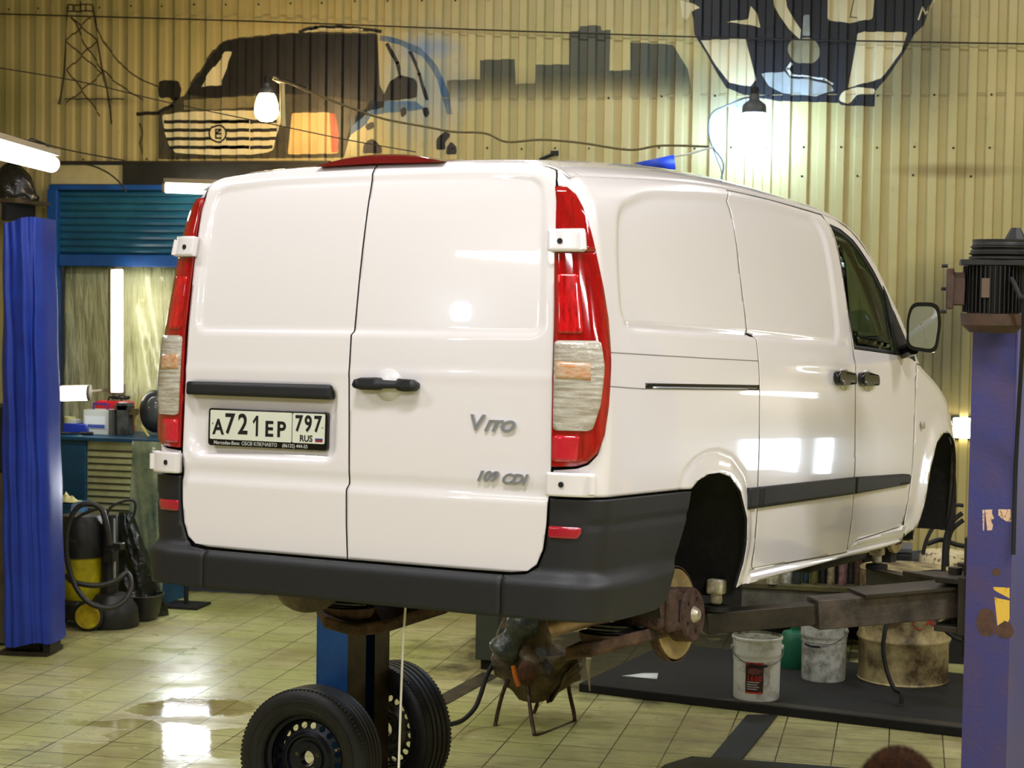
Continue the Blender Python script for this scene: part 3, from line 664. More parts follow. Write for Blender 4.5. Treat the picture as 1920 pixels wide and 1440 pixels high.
# the wet stain near the wheels
def blob(cx, cy, rx, ry):
    x = mth('DIVIDE', mth('SUBTRACT', sepx.outputs[0], cx), rx); y = mth('DIVIDE', mth('SUBTRACT', sepx.outputs[1], cy), ry)
    return mth('SQRT', mth('ADD', mth('MULTIPLY', x, x), mth('MULTIPLY', y, y)))
pc = floor_at(375, 1325); wet = None
for (bx, by, rx, ry) in ((375, 1325, .42, .30), (270, 1360, .35, .14), (360, 1390, .6, .35), (200, 1420, .6, .3)):
    q = floor_at(bx, by); d_ = mth('ADD', blob(q.x, q.y, rx, ry), mth('MULTIPLY', mth('SUBTRACT', noise(3.5, 6), .5), 2.2))
    w_ = rng(d_, 1.0, .85); wet = w_ if wet is None else mth('MAXIMUM', wet, w_)
q = floor_at(380, 1325); st = rng(mth('ADD', blob(q.x, q.y, .34, .22), mth('MULTIPLY', mth('SUBTRACT', noise(3.0, 6), .5), 1.6)), 1.0, .9)
c = mix(mth('MULTIPLY', st, .6), c, (120, 98, 40))
# darker floor under the lift and round the platform
q = floor_at(1270, 1240); dk = rng(mth('ADD', blob(q.x, q.y, 1.7, 1.3), mth('MULTIPLY', mth('SUBTRACT', noise(2.5, 6), .5), 1.2)), 1.05, .8)
c = mix(mth('MULTIPLY', dk, .9), c, (22, 20, 14))
Lk.new(c, B.inputs['Base Color'])
r_ = rng(noise(2.6, 6), .35, .65, .22, .5); r_ = mth('MULTIPLY', r_, mth('SUBTRACT', 1.0, mth('MULTIPLY', wet, .8)))
Lk.new(r_, B.inputs['Roughness'])
bp = N.new('ShaderNodeBump'); bp.inputs['Strength'].default_value = .35; bp.inputs['Distance'].default_value = .004
Lk.new(mth('SUBTRACT', mth('MULTIPLY', noise(22, 4), .25), br.outputs['Fac']), bp.inputs['Height']); Lk.new(bp.outputs[0], B.inputs['Normal'])
o = obj('floor', MB().add([(XL, YB, 0), (XRT, YB, 0), (XRT, 14.1, 0), (XL, 14.1, 0)], [(0, 1, 2, 3)]), fm); struct(o)

# corrugated wall sheets
wm = bpy.data.materials.new('wall_sheet_cream'); wm.use_nodes = True; N, Lk = nodes(wm); B = N['Principled BSDF']
tc = N.new('ShaderNodeTexCoord'); sepx = N.new('ShaderNodeSeparateXYZ'); Lk.new(tc.outputs['Object'], sepx.inputs[0])
c = mix(rng(noise(.9, 4), .35, .7, 0, .6), (188, 172, 118), (152, 146, 84))
c = mix(rng(noise(7, 6), .6, .8, 0, .35), c, (120, 104, 60))
def blobz(px, py, rx, rz):
    q = wall_at(px, py)
    x = mth('DIVIDE', mth('SUBTRACT', sepx.outputs[0], q.x), rx); z = mth('DIVIDE', mth('SUBTRACT', sepx.outputs[2], q.z), rz)
    return mth('SQRT', mth('ADD', mth('MULTIPLY', x, x), mth('MULTIPLY', z, z)))
nz = mth('MULTIPLY', mth('SUBTRACT', noise(2.2, 5), .5), .5)
for (px, py, rx, rz, k, col) in ((980, 165, .95, .16, .35, (88, 88, 66)), (1240, 150, .3, .22, .5, (84, 88, 74)), (1730, 110, .36, .55, .6, (84, 84, 68)), (1640, 170, .35, .35, .5, (100, 100, 84)), (1330, 170, .25, .25, .4, (90, 96, 92)),
                                 (1760, 640, .42, .65, .75, (70, 72, 58)), (790, 170, .42, .5, .45, (96, 140, 176)), (800, 90, .28, .1, .5, (70, 120, 180)), (300, 230, .28, .3, .3, (110, 104, 72)), (180, 190, .42, .05, .55, (110, 100, 70)), (20, 200, .25, .35, .5, (130, 124, 64)),
                                 (1400, 250, .45, .35, .25, (180, 190, 190)), (1790, 320, .5, .06, .6, (110, 84, 40))):
    g = rng(mth('ADD', blobz(px, py, rx, rz), nz), 1.15, .25, 0, k)
    c = mix(g, c, col)
Lk.new(c, B.inputs['Base Color']); B.inputs['Roughness'].default_value = .33
seamm = mat('screw_dark', (46, 40, 30), .5, .4)
def corrugated(name, p0, p1, nrm, z0, z1, openings=(), m=wm, screws=()):
    """ribbed sheet from p0 to p1 (x, y); ribs stand out along nrm"""
    p0 = Vector(p0); p1 = Vector(p1); L_ = (p1 - p0).length; u = (p1 - p0) / L_; nrm = Vector(nrm)
    mb = MB(); prof = []
    k = 0
    while k * PER < L_:
        s = k * PER
        for t, h in ((0, 0), (.058, 0), (.058 + SLW, DEP), (PER - SLW, DEP)):
            if s + t <= L_: prof.append((s + t, h))
        k += 1
    prof.append((L_, 0))
    def P_(s, h, z): q = p0 + u * s + nrm * h; return (q.x, q.y, z)
    for (s0, h0), (s1, h1) in zip(prof, prof[1:]):
        spans = [(z0, z1)]
        for (a, b, c_, d) in openings:
            if (s0 + s1) / 2 > a and (s0 + s1) / 2 < b:
                spans = [q for lo, hi in spans for q in ((lo, min(hi, c_)), (max(lo, d), hi)) if q[1] > q[0] + 1e-4]
        for lo, hi in spans: mb.add([P_(s0, h0, lo), P_(s1, h1, lo), P_(s1, h1, hi), P_(s0, h0, hi)], [(0, 1, 2, 3)])
    o = obj(name, mb, m, None, 20); struct(o); return o
OPX0, OPX1 = -7.02, -4.7
WINX = ((3.72, 3.96), (4.08, 4.78)); WZ0, WZ1 = .92, 1.46
wb = corrugated('wall_back', (XL, 14), (XRT, 14), (0, -1), 0, ZC, openings=((OPX0 - XL, OPX1 - XL, -1, 3.55),) + tuple((a - XL, b - XL, WZ0, WZ1) for a, b in WINX))
corrugated('wall_left', (XL, YB), (XL, 14), (1, 0), 0, ZC)
corrugated('wall_right', (XRT, 14), (XRT, YB), (-1, 0), 0, ZC, openings=())
corrugated('wall_front', (XRT, YB), (XL, YB), (0, 1), 0, ZC)
cmat = mat('ceiling_sheet', (196, 190, 170), .7, rgb2=(150, 144, 120), vscale=1)
struct(obj('ceiling', MB().add([(XL, YB, ZC), (XL, 14.1, ZC), (XRT, 14.1, ZC), (XRT, YB, ZC)], [(0, 1, 2, 3)]), cmat))
# daylight windows in the back wall beyond the right edge, mirrored in the van's flank
wfr = mat('window_frame_white', (215, 215, 210), .5)
daylight = mat('window_daylight', (235, 242, 255), .5, emit=(225, 238, 255), estr=9)
for i, (x0, x1) in enumerate(WINX):
    f_ = MB()
    for z in (WZ0, WZ1): f_.box(((x0 + x1) / 2, 13.98, z), (x1 - x0 + .05, .08, .05))
    for x in (x0, x1): f_.box((x, 13.98, (WZ0 + WZ1) / 2), (.05, .08, WZ1 - WZ0))
    w_ = obj('window_%d' % (i + 1), f_, wfr); struct(w_)
    obj('window_pane', MB().box(((x0 + x1) / 2, 14.04, (WZ0 + WZ1) / 2), (x1 - x0, .01, WZ1 - WZ0)), daylight, w_)
# screws along the sheet seams (heads of the wall sheets)
for nm, rows in (('sheet_screws', ((8, -90, 2100, 2), (283, 860, 1920, 2), (300, 100, 330, 2), (182, 1130, 1900, 3), (330, 1500, 1900, 3))),):
    sc = MB(); z_ = 0
    for (py, xa, xb, st_) in rows:
        a = wall_at(xa, py); b = wall_at(xb, py); z = (a.z + b.z) / 2 if py != 8 else wall_at(500, 8).z
        if py == 300: z = wall_at(200, 299).z
        if py == 283: z = wall_at(1400, 278).z
        if py == 182: z = wall_at(1500, 180).z
        if py == 330: z = wall_at(1700, 330).z
        k = int((a.x - XL) / PER)
        while XL + k * PER < b.x:
            x = XL + k * PER + .098 + random.uniform(-.008, .008); k += st_
            sc.cyl((x, 14 - DEP, z + random.uniform(-.012, .012)), (x, 14 - DEP - .006, z), .0075, n=8)
    o = obj('screw_heads', sc, seamm, wb); o['kind'] = 'stuff'
sm = obj('sheet_overlap', MB().box((wall_at(1530, 178).x, 13.9785, wall_at(1530, 178).z), (6.0, .0012, .006)), mat('seam_shadow', (136, 124, 86), .6), wb)

# ------------------------------------------------------------------ painting on the wall
XC = []
k = 0
while XL + k * PER < XRT:
    XC += [XL + k * PER + t for t in (0, .058, .058 + SLW, PER - SLW)]; k += 1
def wprof(x):
    s = (x - XL) % PER
    if s < .058: return 0
    if s < .058 + SLW: return DEP * (s - .058) / SLW
    if s < PER - SLW: return DEP
    return DEP * (PER - s) / SLW
def onwall(eps): return lambda x, z: (x, 14 - wprof(x) - eps, z)
def px2w(P_): return [(wall_at(a, b).x, wall_at(a, b).z) for a, b in P_]
def paint(name, pts, m, parent, lay=1, rnd=0.0, raw=False):
    P_ = px2w(pts) if not raw else pts
    if rnd: P_ = roundpoly(P_, rnd)
    return patch(name, P_, onwall(.0009 * lay), m, parent, (0, 0), xcuts=XC, thick=0, sharp=20)
def stroke(name, lines, wpx, m, parent, lay=1):
    bm_all = []
    objs = []
    me_v = MB()
    for ln in lines:
        P_ = [Vector(p) for p in px2w(ln)]
        w = wpx * 14.3 / FPX / 2
        for a, b in zip(P_, P_[1:]):
            if abs(b.x - a.x) + abs(b.y - a.y) < 1e-6: continue
            n = Vector((-(b - a).y, (b - a).x)).normalized() * w; e = (b - a).normalized() * w * .6
            objs.append(paint(name, [tuple(q) for q in (a - n - e, b - n + e, b + n + e, a + n - e)], m, parent, lay, raw=True))
    # one mesh per drawn shape
    base = objs[0]; bm = bmesh.new()
    for o_ in objs: bm.from_mesh(o_.data)
    bm.to_mesh(base.data); bm.free()
    for o_ in objs[1:]: me = o_.data; bpy.data.objects.remove(o_, do_unlink=True); bpy.data.meshes.remove(me)
    return base
def spray(name, rgb, dens=1.0, soft=.25, scale=5, rough=.45, zfade=None):
    m = mat(name, rgb, rough); N_, L_ = nodes(m); b = N_['Principled BSDF']
    t = N_.new('ShaderNodeTexCoord'); n = N_.new('ShaderNodeTexNoise'); n.inputs['Scale'].default_value = scale; n.inputs['Detail'].default_value = 6
    L_.new(t.outputs['Object'], n.inputs['Vector'])
    r = N_.new('ShaderNodeMapRange'); r.inputs[1].default_value = .3; r.inputs[2].default_value = .6; r.inputs[3].default_value = max(0, dens - soft); r.inputs[4].default_value = dens
    L_.new(n.outputs['Fac'], r.inputs[0]); out = r.outputs[0]
    if zfade:
        s_ = N_.new('ShaderNodeSeparateXYZ'); L_.new(t.outputs['Object'], s_.inputs[0])
        q = N_.new('ShaderNodeMapRange'); q.inputs[1].default_value = zfade[0]; q.inputs[2].default_value = zfade[1]; L_.new(s_.outputs[2], q.inputs[0])
        x = N_.new('ShaderNodeMath'); x.operation = 'MULTIPLY'; L_.new(out, x.inputs[0]); L_.new(q.outputs[0], x.inputs[1]); out = x.outputs[0]
    L_.new(out, b.inputs['Alpha']); return m
pblack = spray('spray_black', (32, 29, 24), .98, .14); pdark = spray('spray_dark_grey', (58, 54, 42), .9, .3, 3); pgrey = spray('spray_grey', (70, 68, 54), .8, .3, 4)
pcream = spray('paint_cream', (214, 202, 158), 1.0, .06); pnavy = spray('spray_navy_black', (22, 27, 34), .98, .1, 3)
pblue = spray('spray_blue', (62, 108, 150), .75, .5, 3); pred = spray('spray_red', (206, 96, 66), .9, .2); pbrown = spray('spray_brown_grey', (84, 72, 50), .85, .2, 8)
ppale = spray('spray_pale_blue_grey', (176, 184, 178), .8, .4, 4); porange = spray('spray_pale_orange', (226, 190, 120), .95, .1)
zf = (wall_at(1000, 190).z, wall_at(1000, 135).z)
psky = spray('spray_skyline_grey', (74, 76, 60), .88, .15, 4, zfade=zf)
ms = thing('car_mural', 'large spray-painted black car front with cream grille on the ribbed wall', 'mural')
paint('car_body', [(300, 215), (306, 206), (345, 180), (365, 148), (395, 103), (412, 82), (440, 72), (520, 64), (600, 60), (708, 63), (712, 160), (725, 185), (722, 200), (690, 210), (660, 240), (645, 296), (300, 299)], pdark, ms, 1, .02)
paint('cabin_shadow', [(350, 178), (372, 146), (398, 106), (414, 84), (442, 74), (560, 64), (706, 65), (710, 160), (724, 182), (690, 192), (600, 178), (480, 176), (400, 184)], pblack, ms, 2, .02)
paint('side_window', [(378, 163), (392, 140), (424, 98), (435, 97), (428, 130), (415, 160)], pcream, ms, 3)
paint('bonnet_highlight', [(345, 188), (480, 180), (520, 186), (528, 198), (400, 206), (345, 206)], spray('spray_warm_grey', (150, 138, 96), .8, .3, 5), ms, 3)
paint('grille', [(306, 216), (340, 211), (400, 208), (527, 207), (526, 225), (515, 283), (480, 290), (400, 291), (330, 287), (316, 272)], pcream, ms, 3, .03)
for y, xa, xb in ((229, 312, 519), (245, 312, 519), (261, 315, 518), (277, 320, 512)):
    for a, b in ((xa, 354), (360, 396 if y in (245, 261) else 466), (428 if y in (245, 261) else 400, 466), (471, xb)):
        if b - a > 8: stroke('grille_bar', [[(a, y), (b, y - 1)]], 6.5, pblack, ms, 4)
c0 = (411, 251)
stroke('grille_emblem', [[(c0[0] + 16 * math.cos(t * PI / 8), c0[1] + 16 * math.sin(t * PI / 8)) for t in range(17)], [(405, 243), (405, 259)], [(405, 243), (414, 243), (405, 251), (417, 251), (416, 259), (405, 259)]], 3.2, pblack, ms, 5)
paint('head_lamp', [(550, 212), (618, 211), (634, 240), (637, 288), (542, 290)], porange, ms, 3, .02)
paint('lamp_stripe', [(618, 212), (631, 214), (638, 250), (636, 286), (622, 286)], pred, ms, 4)
paint('wing_mirror', [(296, 165), (302, 153), (318, 150), (338, 153), (343, 168), (340, 186), (325, 190), (318, 182), (306, 186), (298, 178)], pblack, ms, 3, .02)
stroke('mirror_arm', [[(258, 214), (300, 212), (322, 198), (334, 186)]], 7, pblack, ms, 3)
paint('wing_mirror', [(700, 190), (722, 178), (734, 152), (748, 141), (777, 147), (785, 160), (783, 182), (760, 187), (722, 190)], pblack, ms, 3, .02)
stroke('roof_rack', [[(562, 60), (592, 52), (640, 51), (714, 59)]], 6, pblack, ms, 4); stroke('roof_rack', [[(575, 61), (600, 55), (680, 56)]], 3, pcream, ms, 5)
paint('far_side', [(712, 66), (745, 72), (790, 90), (822, 125), (842, 175), (850, 215), (838, 215), (822, 150), (795, 108), (750, 84), (712, 76)], pblue, ms, 1)
paint('rear_haze', [(706, 170), (722, 190), (780, 190), (800, 205), (700, 215), (690, 230), (650, 262), (660, 225), (690, 200)], pblue, ms, 1)
stroke('pillar', [[(728, 84), (745, 118), (752, 146)]], 7, pblack, ms, 3); stroke('pillar', [[(770, 98), (788, 140), (801, 186)]], 6, pblack, ms, 3)
for P_ in ([(752, 206), (762, 200), (765, 214), (755, 222)], [(793, 204), (802, 200), (806, 214), (798, 222)], [(684, 236), (702, 228), (704, 240), (690, 246)], [(682, 270), (700, 260), (716, 276), (716, 288), (680, 288)], [(820, 262), (834, 246), (846, 252), (834, 268), (836, 280), (820, 282)], [(838, 274), (848, 266), (858, 276), (858, 290), (836, 290)]):
    paint('paint_spot', P_, pblack, ms, 3, .02)
stroke('faint_dash', [[(262, 232), (268, 250), (262, 268), (268, 288)]], 5, spray('spray_faint', (84, 76, 52), .6, .4), ms, 1)
mt = thing('bridge_mural', 'thin brown-painted lattice tower with drooping bridge cables on the ribbed wall', 'mural')
stroke('tower_leg', [[(130, 12), (124, 80), (120, 140), (112, 195)]], 4, pbrown, mt, 1); stroke('tower_leg', [[(174, 12), (186, 80), (196, 140), (206, 200), (209, 232)]], 4, pbrown, mt, 1)
stroke('tower_top', [[(130, 10), (174, 9)], [(130, 22), (175, 21)], [(151, 4), (151, 22)], [(140, 10), (140, 22)], [(164, 10), (164, 22)]], 3.2, pbrown, mt, 1)
stroke('lattice', [[(136, 34), (183, 76), (128, 132), (190, 218)], [(170, 34), (126, 78), (193, 138), (124, 196)], [(138, 34), (160, 82), (196, 136)]], 3, pbrown, mt, 1)
stroke('cable', [[(178, 40), (200, 86), (232, 125), (262, 148), (296, 162)], [(196, 132), (215, 152), (250, 176), (270, 188)]], 3, pbrown, mt, 1)
stroke('deck', [[(122, 186), (232, 186)]], 3, pgrey, mt, 1)
mk_ = thing('skyline_mural', 'flat grey-painted skyline of stepped blocks on the ribbed wall', 'mural')
paint('skyline', [(838, 151), (900, 149), (900, 113), (965, 111), (967, 158), (1005, 156), (1005, 122), (1067, 121), (1067, 60), (1086, 59), (1088, 49), (1126, 48), (1128, 57), (1146, 57), (1144, 133), (1183, 132), (1183, 80), (1262, 84), (1290, 130), (1300, 192), (1000, 194), (838, 194)], psky, mk_, 1)
mf = thing('abstract_mural', 'large navy-black mural of pale angular patches above the white bulb', 'mural')
paint('dark_ground', [(1278, -60), (1300, 36), (1303, 66), (1325, 102), (1345, 138), (1362, 165), (1395, 178), (1420, 183), (1460, 190), (1572, 193), (1578, 198), (1640, 200), (1641, 172), (1660, 150), (1690, 108), (1712, 68), (1732, 48), (1768, -60)], pnavy, mf, 1)
for nm, P_, m_, r_ in (('pale_patch', [(1314, 76), (1398, 73), (1408, 110), (1418, 150), (1408, 163), (1368, 156), (1342, 122)], pcream, .01), ('pale_patch', [(1608, 64), (1622, 60), (1701, 61), (1690, 98), (1652, 148), (1590, 165), (1600, 112)], pcream, .01),
                       ('pale_patch', [(1427, 138), (1472, 135), (1482, 147), (1520, 150), (1558, 160), (1564, 170), (1530, 181), (1470, 176), (1442, 162)], ppale, .01), ('round_patch', [(1476, 95), (1482, 76), (1520, 70), (1536, 84), (1538, 106), (1524, 120), (1488, 118)], spray('spray_khaki', (150, 144, 112), .95, .2), .06),
                       ('slanted_patch', [(1448, -30), (1452, 12), (1462, 30), (1480, 56), (1500, 74), (1502, 56), (1486, 32), (1476, 14), (1470, -30)], pcream, .01), ('pale_patch', [(1553, -30), (1552, 38), (1590, 44), (1636, 36), (1642, -30)], pcream, .02),
                       ('pale_patch', [(1362, 42), (1398, 46), (1426, 52), (1420, 26), (1408, 12), (1404, 36)], pcream, .01), ('pale_patch', [(1507, 30), (1518, 28), (1519, 68), (1505, 68)], ppale, .01), ('pale_patch', [(1276, 2), (1298, 6), (1314, 16), (1296, 22), (1288, 38), (1280, 34)], pcream, .01),
                       ('curl', [(1572, 190), (1578, 174), (1600, 164), (1640, 166), (1640, 176), (1606, 178), (1592, 196)], pcream, .03), ('pale_patch', [(1372, 190), (1410, 184), (1430, 186), (1420, 200), (1375, 202)], ppale, .01)):
    paint(nm, P_, m_, mf, 2, r_)
stroke('white_curve', [[(1484, 120), (1477, 130), (1484, 142), (1520, 146), (1545, 150), (1560, 158)]], 5, spray('spray_white', (216, 218, 206), 1, .1), mf, 3)
stroke('fold_line', [[(1485, 144), (1520, 147), (1550, 154), (1562, 162)]], 2.2, pnavy, mf, 4)
stroke('signature', [[(1722, 38), (1730, 14), (1736, 28), (1744, 8), (1740, 20), (1752, 2)]], 2.4, pcream, mf, 3)
stroke('angle_line', [[(1603, -10), (1594, 32), (1606, 33)]], 1.6, pnavy, mf, 3)
# ------------------------------------------------------------------ the two-post lift
VYAW = -math.radians(16.3)
def vroom(x, y, z=0.0, zr=None):
    p = VM @ Vector((x, y, z))
    if zr is not None: p.z = zr
    return p
def beam(mb, p, q, w, h, up=(0, 0, 1), ends=None):
    p = Vector(p); q = Vector(q); d = (q - p).normalized(); s_ = d.cross(Vector(up)).normalized(); u = s_.cross(d)
    vs = []
    for c in (p, q):
        for i, j in ((-1, -1), (1, -1), (1, 1), (-1, 1)): vs.append(c + s_ * (w / 2 * i) + u * (h / 2 * j))
    return mb.add(vs, [(3, 2, 1, 0), (4, 5, 6, 7), (0, 1, 5, 4), (1, 2, 6, 5), (2, 3, 7, 6), (3, 0, 4, 7)])
def on_post(base, x, y, z):
    return base + Matrix.Rotation(VYAW, 3, 'Z') @ Vector((x, y, z))
RZ = Matrix.Rotation(VYAW, 3, 'Z')
def lift_post(label, cx, cy, sgn, H_, paintm, front=True):
    """sgn = side on which the post opens to the van (-1 for the right post)"""
    base = vroom(cx, cy, 0, 0.0)
    t = thing('lift_post', label, 'car lift', base)
    w, d = .18, .36
    def P_(x, y, z): return RZ @ Vector((x, y, z))
    mb = MB()
    # C section with its mouth towards the van
    mb.box(P_(-sgn * (w / 2 - .004), 0, H_ / 2), (.008, d, H_), VYAW)
    for s_ in (-1, 1): mb.box(P_(0, s_ * (d / 2 - .004), H_ / 2), (w, .008, H_), VYAW); mb.box(P_(sgn * (w / 2 - .004), s_ * (d / 2 - .045), H_ / 2), (.008, .09, H_), VYAW)
    obj('column', mb, paintm, t, bevel=.003)
    obj('base_plate', MB().box(P_(-sgn * .05, 0, .01), (.42, .5, .02), VYAW), liftdark, t)
    obj('lead_screw', MB().cyl(P_(0, 0, .02), P_(0, 0, H_ - .02), .022), steel, t)
    # carriage
    zc_ = vroom(.8, 2.2, .18).z
    car = MB().box(P_(sgn * .05, 0, zc_ + .02), (.16, .14, .5), VYAW).box(P_(sgn * .15, 0, zc_ - .10), (.14, .34, .025), VYAW).box(P_(sgn * .15, 0, zc_ + .10), (.14, .34, .025), VYAW)
    car.box(P_(sgn * .10, -.165, zc_), (.05, .015, .24), VYAW).box(P_(sgn * .10, .165, zc_), (.05, .015, .24), VYAW)
    obj('carriage', car, liftdark, t, bevel=.004)
    return t, base, P_, zc_
def lift_arm(t, base, piv, end_v, out_frac, pad=True):
    e = vroom(*end_v) ; p = Vector(piv)
    top_z = e.z
    e.z = top_z - .065; d = (e - p)
    inv = base
    def L_(q): return Vector(q) - inv
    m = p + d * out_frac
    s_ = d.normalized(); sd_ = s_.cross(Vector((0, 0, 1))).normalized()
    mb = MB(); beam(mb, L_(p), L_(m), .125, .12)
    # slanted mouth of the outer tube
    a = obj('arm', mb, armm, t, bevel=.004)
    beamin = MB(); beam(beamin, L_(p + d * (out_frac * .8)), L_(e + s_ * .05), .085, .085); obj('arm_extension', beamin, liftdark, a, bevel=.004)
    sh = MB(); beam(sh, L_(p - s_ * .03 + Vector((0, 0, .07))), L_(p + d * .42 + Vector((0, 0, .068))), .19, .012); obj('arm_gusset', sh, liftdark, a)
    obj('pivot_pin', MB().cyl(L_(p + Vector((0, 0, -.12))), L_(p + Vector((0, 0, .14))), .028), liftdark, a)
    if pad:
        obj('lifting_pad', MB().cyl(L_(e + Vector((0, 0, .03))), L_(e + Vector((0, 0, .05))), .025).cyl(L_(e + Vector((0, 0, .045))), L_(e + Vector((0, 0, .064))), .055, n=24), mblack, a)
    return a
tR, bR, PR, zR = lift_post('purple-blue lift post at the right edge with a dark motor on its top', 1.745, 2.165, -1, depth_at(1858, 497, 7.05).z + .01, liftblue)
piv = bR + RZ @ Vector((-.17, -.05, zR)); lift_arm(tR, bR, piv, (.80, 1.42, .15), .60)
piv = bR + RZ @ Vector((-.17, .09, zR)); lift_arm(tR, bR, piv, (.80, 3.55, .15), .5)
# stickers and rust on its camera-facing plate
def psurf(a, b):       # point of the right post's near face seen at photo position a, b
    n = RZ @ Vector((0, -1, 0)); o_ = bR + RZ @ Vector((0, -.1805, 0)); r_ = ray(a, b)
    return CAM + r_ * ((o_ - CAM).dot(n) / r_.dot(n))
def decal(name, P_, m, lay=1):
    n = RZ @ Vector((0, -1, 0)); vs = [psurf(a, b) - bR + n * (.0006 * lay) for a, b in P_]
    return obj(name, MB().add(vs + [v - n * .0005 for v in vs], [tuple(range(len(vs)))] + [(i, (i + 1) % len(vs), len(vs) + (i + 1) % len(vs), len(vs) + i) for i in range(len(vs))]), m, tR)
stk = mat('torn_sticker_cream', (226, 190, 160), .7, rgb2=(150, 110, 80), vscale=60, lo=.55, hi=.62); sty = mat('torn_sticker_yellow', (232, 190, 74), .6, rgb2=(170, 120, 40), vscale=40, lo=.6, hi=.66)
decal('torn_sticker', [(1842, 956), (1861, 955), (1860, 962), (1864, 972), (1858, 975), (1862, 985), (1860, 994), (1843, 995)], stk); decal('torn_sticker', [(1872, 955), (1895, 955), (1896, 978), (1888, 978), (1878, 972), (1872, 966)], stk)
decal('warning_sticker', [(1853, 1100), (1893, 1102), (1893, 1122), (1874, 1112)], sty); decal('warning_sticker', [(1842, 1115), (1856, 1116), (1872, 1122), (1893, 1126), (1893, 1160), (1884, 1180), (1866, 1182), (1852, 1150), (1842, 1138)], sty)
rst = mat('rust_patch', (96, 66, 50), .8, rgb2=(72, 52, 44), vscale=30)
def rblob(cx, cy, rx, ry, k=16): return [(cx + rx * math.cos(2 * PI * i / k) * random.uniform(.85, 1.1), cy + ry * math.sin(2 * PI * i / k) * random.uniform(.85, 1.1)) for i in range(k)]
for c_ in ((1849, 1168, 19, 28, 2), (1884, 1182, 17, 17, 2), (1868, 1073, 8, 8, 1)): decal('rust_spot', rblob(*c_[:4]), rst, c_[4])
# motor with its belt pulleys
mc = PR(.02, -.31, 0); R_ = .118
zt = depth_at(1858, 497, 7.05).z; zb_ = depth_at(1858, 588, 7.05).z; zf_ = depth_at(1858, 624, 7.05).z; ztop = depth_at(1858, 468, 7.05).z
mmot = mat('motor_dark_paint', (30, 28, 27), .55, rgb2=(18, 17, 17), vscale=10); mbr = mat('motor_brown_rust', (82, 58, 44), .7, rgb2=(50, 38, 32), vscale=10)
mo = MB().cyl(mc + Vector((0, 0, zb_)), mc + Vector((0, 0, zt)), R_ * .84, n=40)
for k in range(40):
    t_ = 2 * PI * k / 40; c_ = mc + Vector((R_ * .90 * math.cos(t_), R_ * .90 * math.sin(t_), (zb_ + zt) / 2)); mo.box(c_, (.022, .004, (zt - zb_) * .96), t_)
mot = obj('motor', mo, mmot, tR)
obj('fan_cowl', MB().lathe([(0, zf_), (R_ * .75, zf_), (R_ * 1.02, zf_ + .03), (R_ * 1.06, zb_), (0, zb_)], 40, Matrix.Translation(mc)), mbr, mot)
obj('terminal_box', MB().box(mc + Vector((-R_ * 1.15, -.01, (zt + zb_) / 2)), (.05, .12, .13)).box(mc + Vector((-R_ * 1.42, -.01, (zt + zb_) / 2)), (.03, .14, .16)), mbr, mot, bevel=.006)
obj('name_plate', MB().box(mc + Vector((-.035, -R_ * .97, (zt + zb_) / 2 + .005)), (.03, .006, .075)), mat('plate_brown', (96, 76, 62), .6), mot)
for dx, dz in ((-.05, .09), (-.07, .0), (-.05, -.09)): obj('box_bolt', MB().cyl(mc + Vector((-R_ * 1.5, -.02, (zt + zb_) / 2 + dz)), mc + Vector((-R_ * 1.7, -.02, (zt + zb_) / 2 + dz)), .007), mmot, mot)
obj('motor_bracket', MB().box(mc + Vector((.0, .02, zt + .01)), (.26, .26, .02)).box(PR(0, -.02, zt + .01), (.2, .36, .02), VYAW), mmot, tR)
pul = MB()
for k in range(3): pul.lathe([(.03, 0), (.118 - .006 * k, 0), (.118 - .006 * k, .008), (.104, .013), (.118 - .006 * k, .019), (.118 - .006 * k, .024), (.03, .024)], 40, Matrix.Translation(mc + Vector((.02, 0, zt + .024 + .026 * k))))
pul.cyl(mc + Vector((.01, 0, zt)), mc + Vector((.01, 0, ztop + .012)), .05)
obj('belt_pulley', pul, mmot, tR)
big = MB()
for k in range(3): big.lathe([(.03, 0), (.13, 0), (.13, .008), (.117, .013), (.13, .019), (.13, .024), (.03, .024)], 40, Matrix.Translation(PR(.02, .03, zt + .024 + .026 * k)))
big.lathe([(.0, .11), (.02, .11), (.045, .06), (.05, 0)], 8, Matrix.Translation(PR(.02, .03, zt + .05)))
obj('drive_pulley', big, mmot, tR)
obj('motor_cable', MB().tube([mc + Vector((.06, -.12, zt - .05)), mc + Vector((.09, -.15, zt - .12)), mc + Vector((.11, -.12, zb_)), PR(.1, -.195, 1.9), PR(.1, -.195, 1.5)], .009, sub=6), mblack, mot)
tL, bL, PL, zL = lift_post('bright blue lift post under the left rear of the van, grimy inside', -1.335, 2.02, 1, 2.5, bluep)
for (py, ev, fr) in ((-.05, (-.80, 1.42, .15), .55), (.09, (-.80, 3.55, .15), .5)):
    piv = bL + RZ @ Vector((.17, py, zL)); lift_arm(tL, bL, piv, ev, fr)
obj('inner_guard', MB().box(PL(.0935, -.105, .62), (.004, .15, 1.24), VYAW).box(PL(.0935, .115, .62), (.004, .13, 1.24), VYAW), mat('grimy_guard', (96, 84, 62), .4, .3, rgb2=(44, 36, 26), vscale=5), tL)

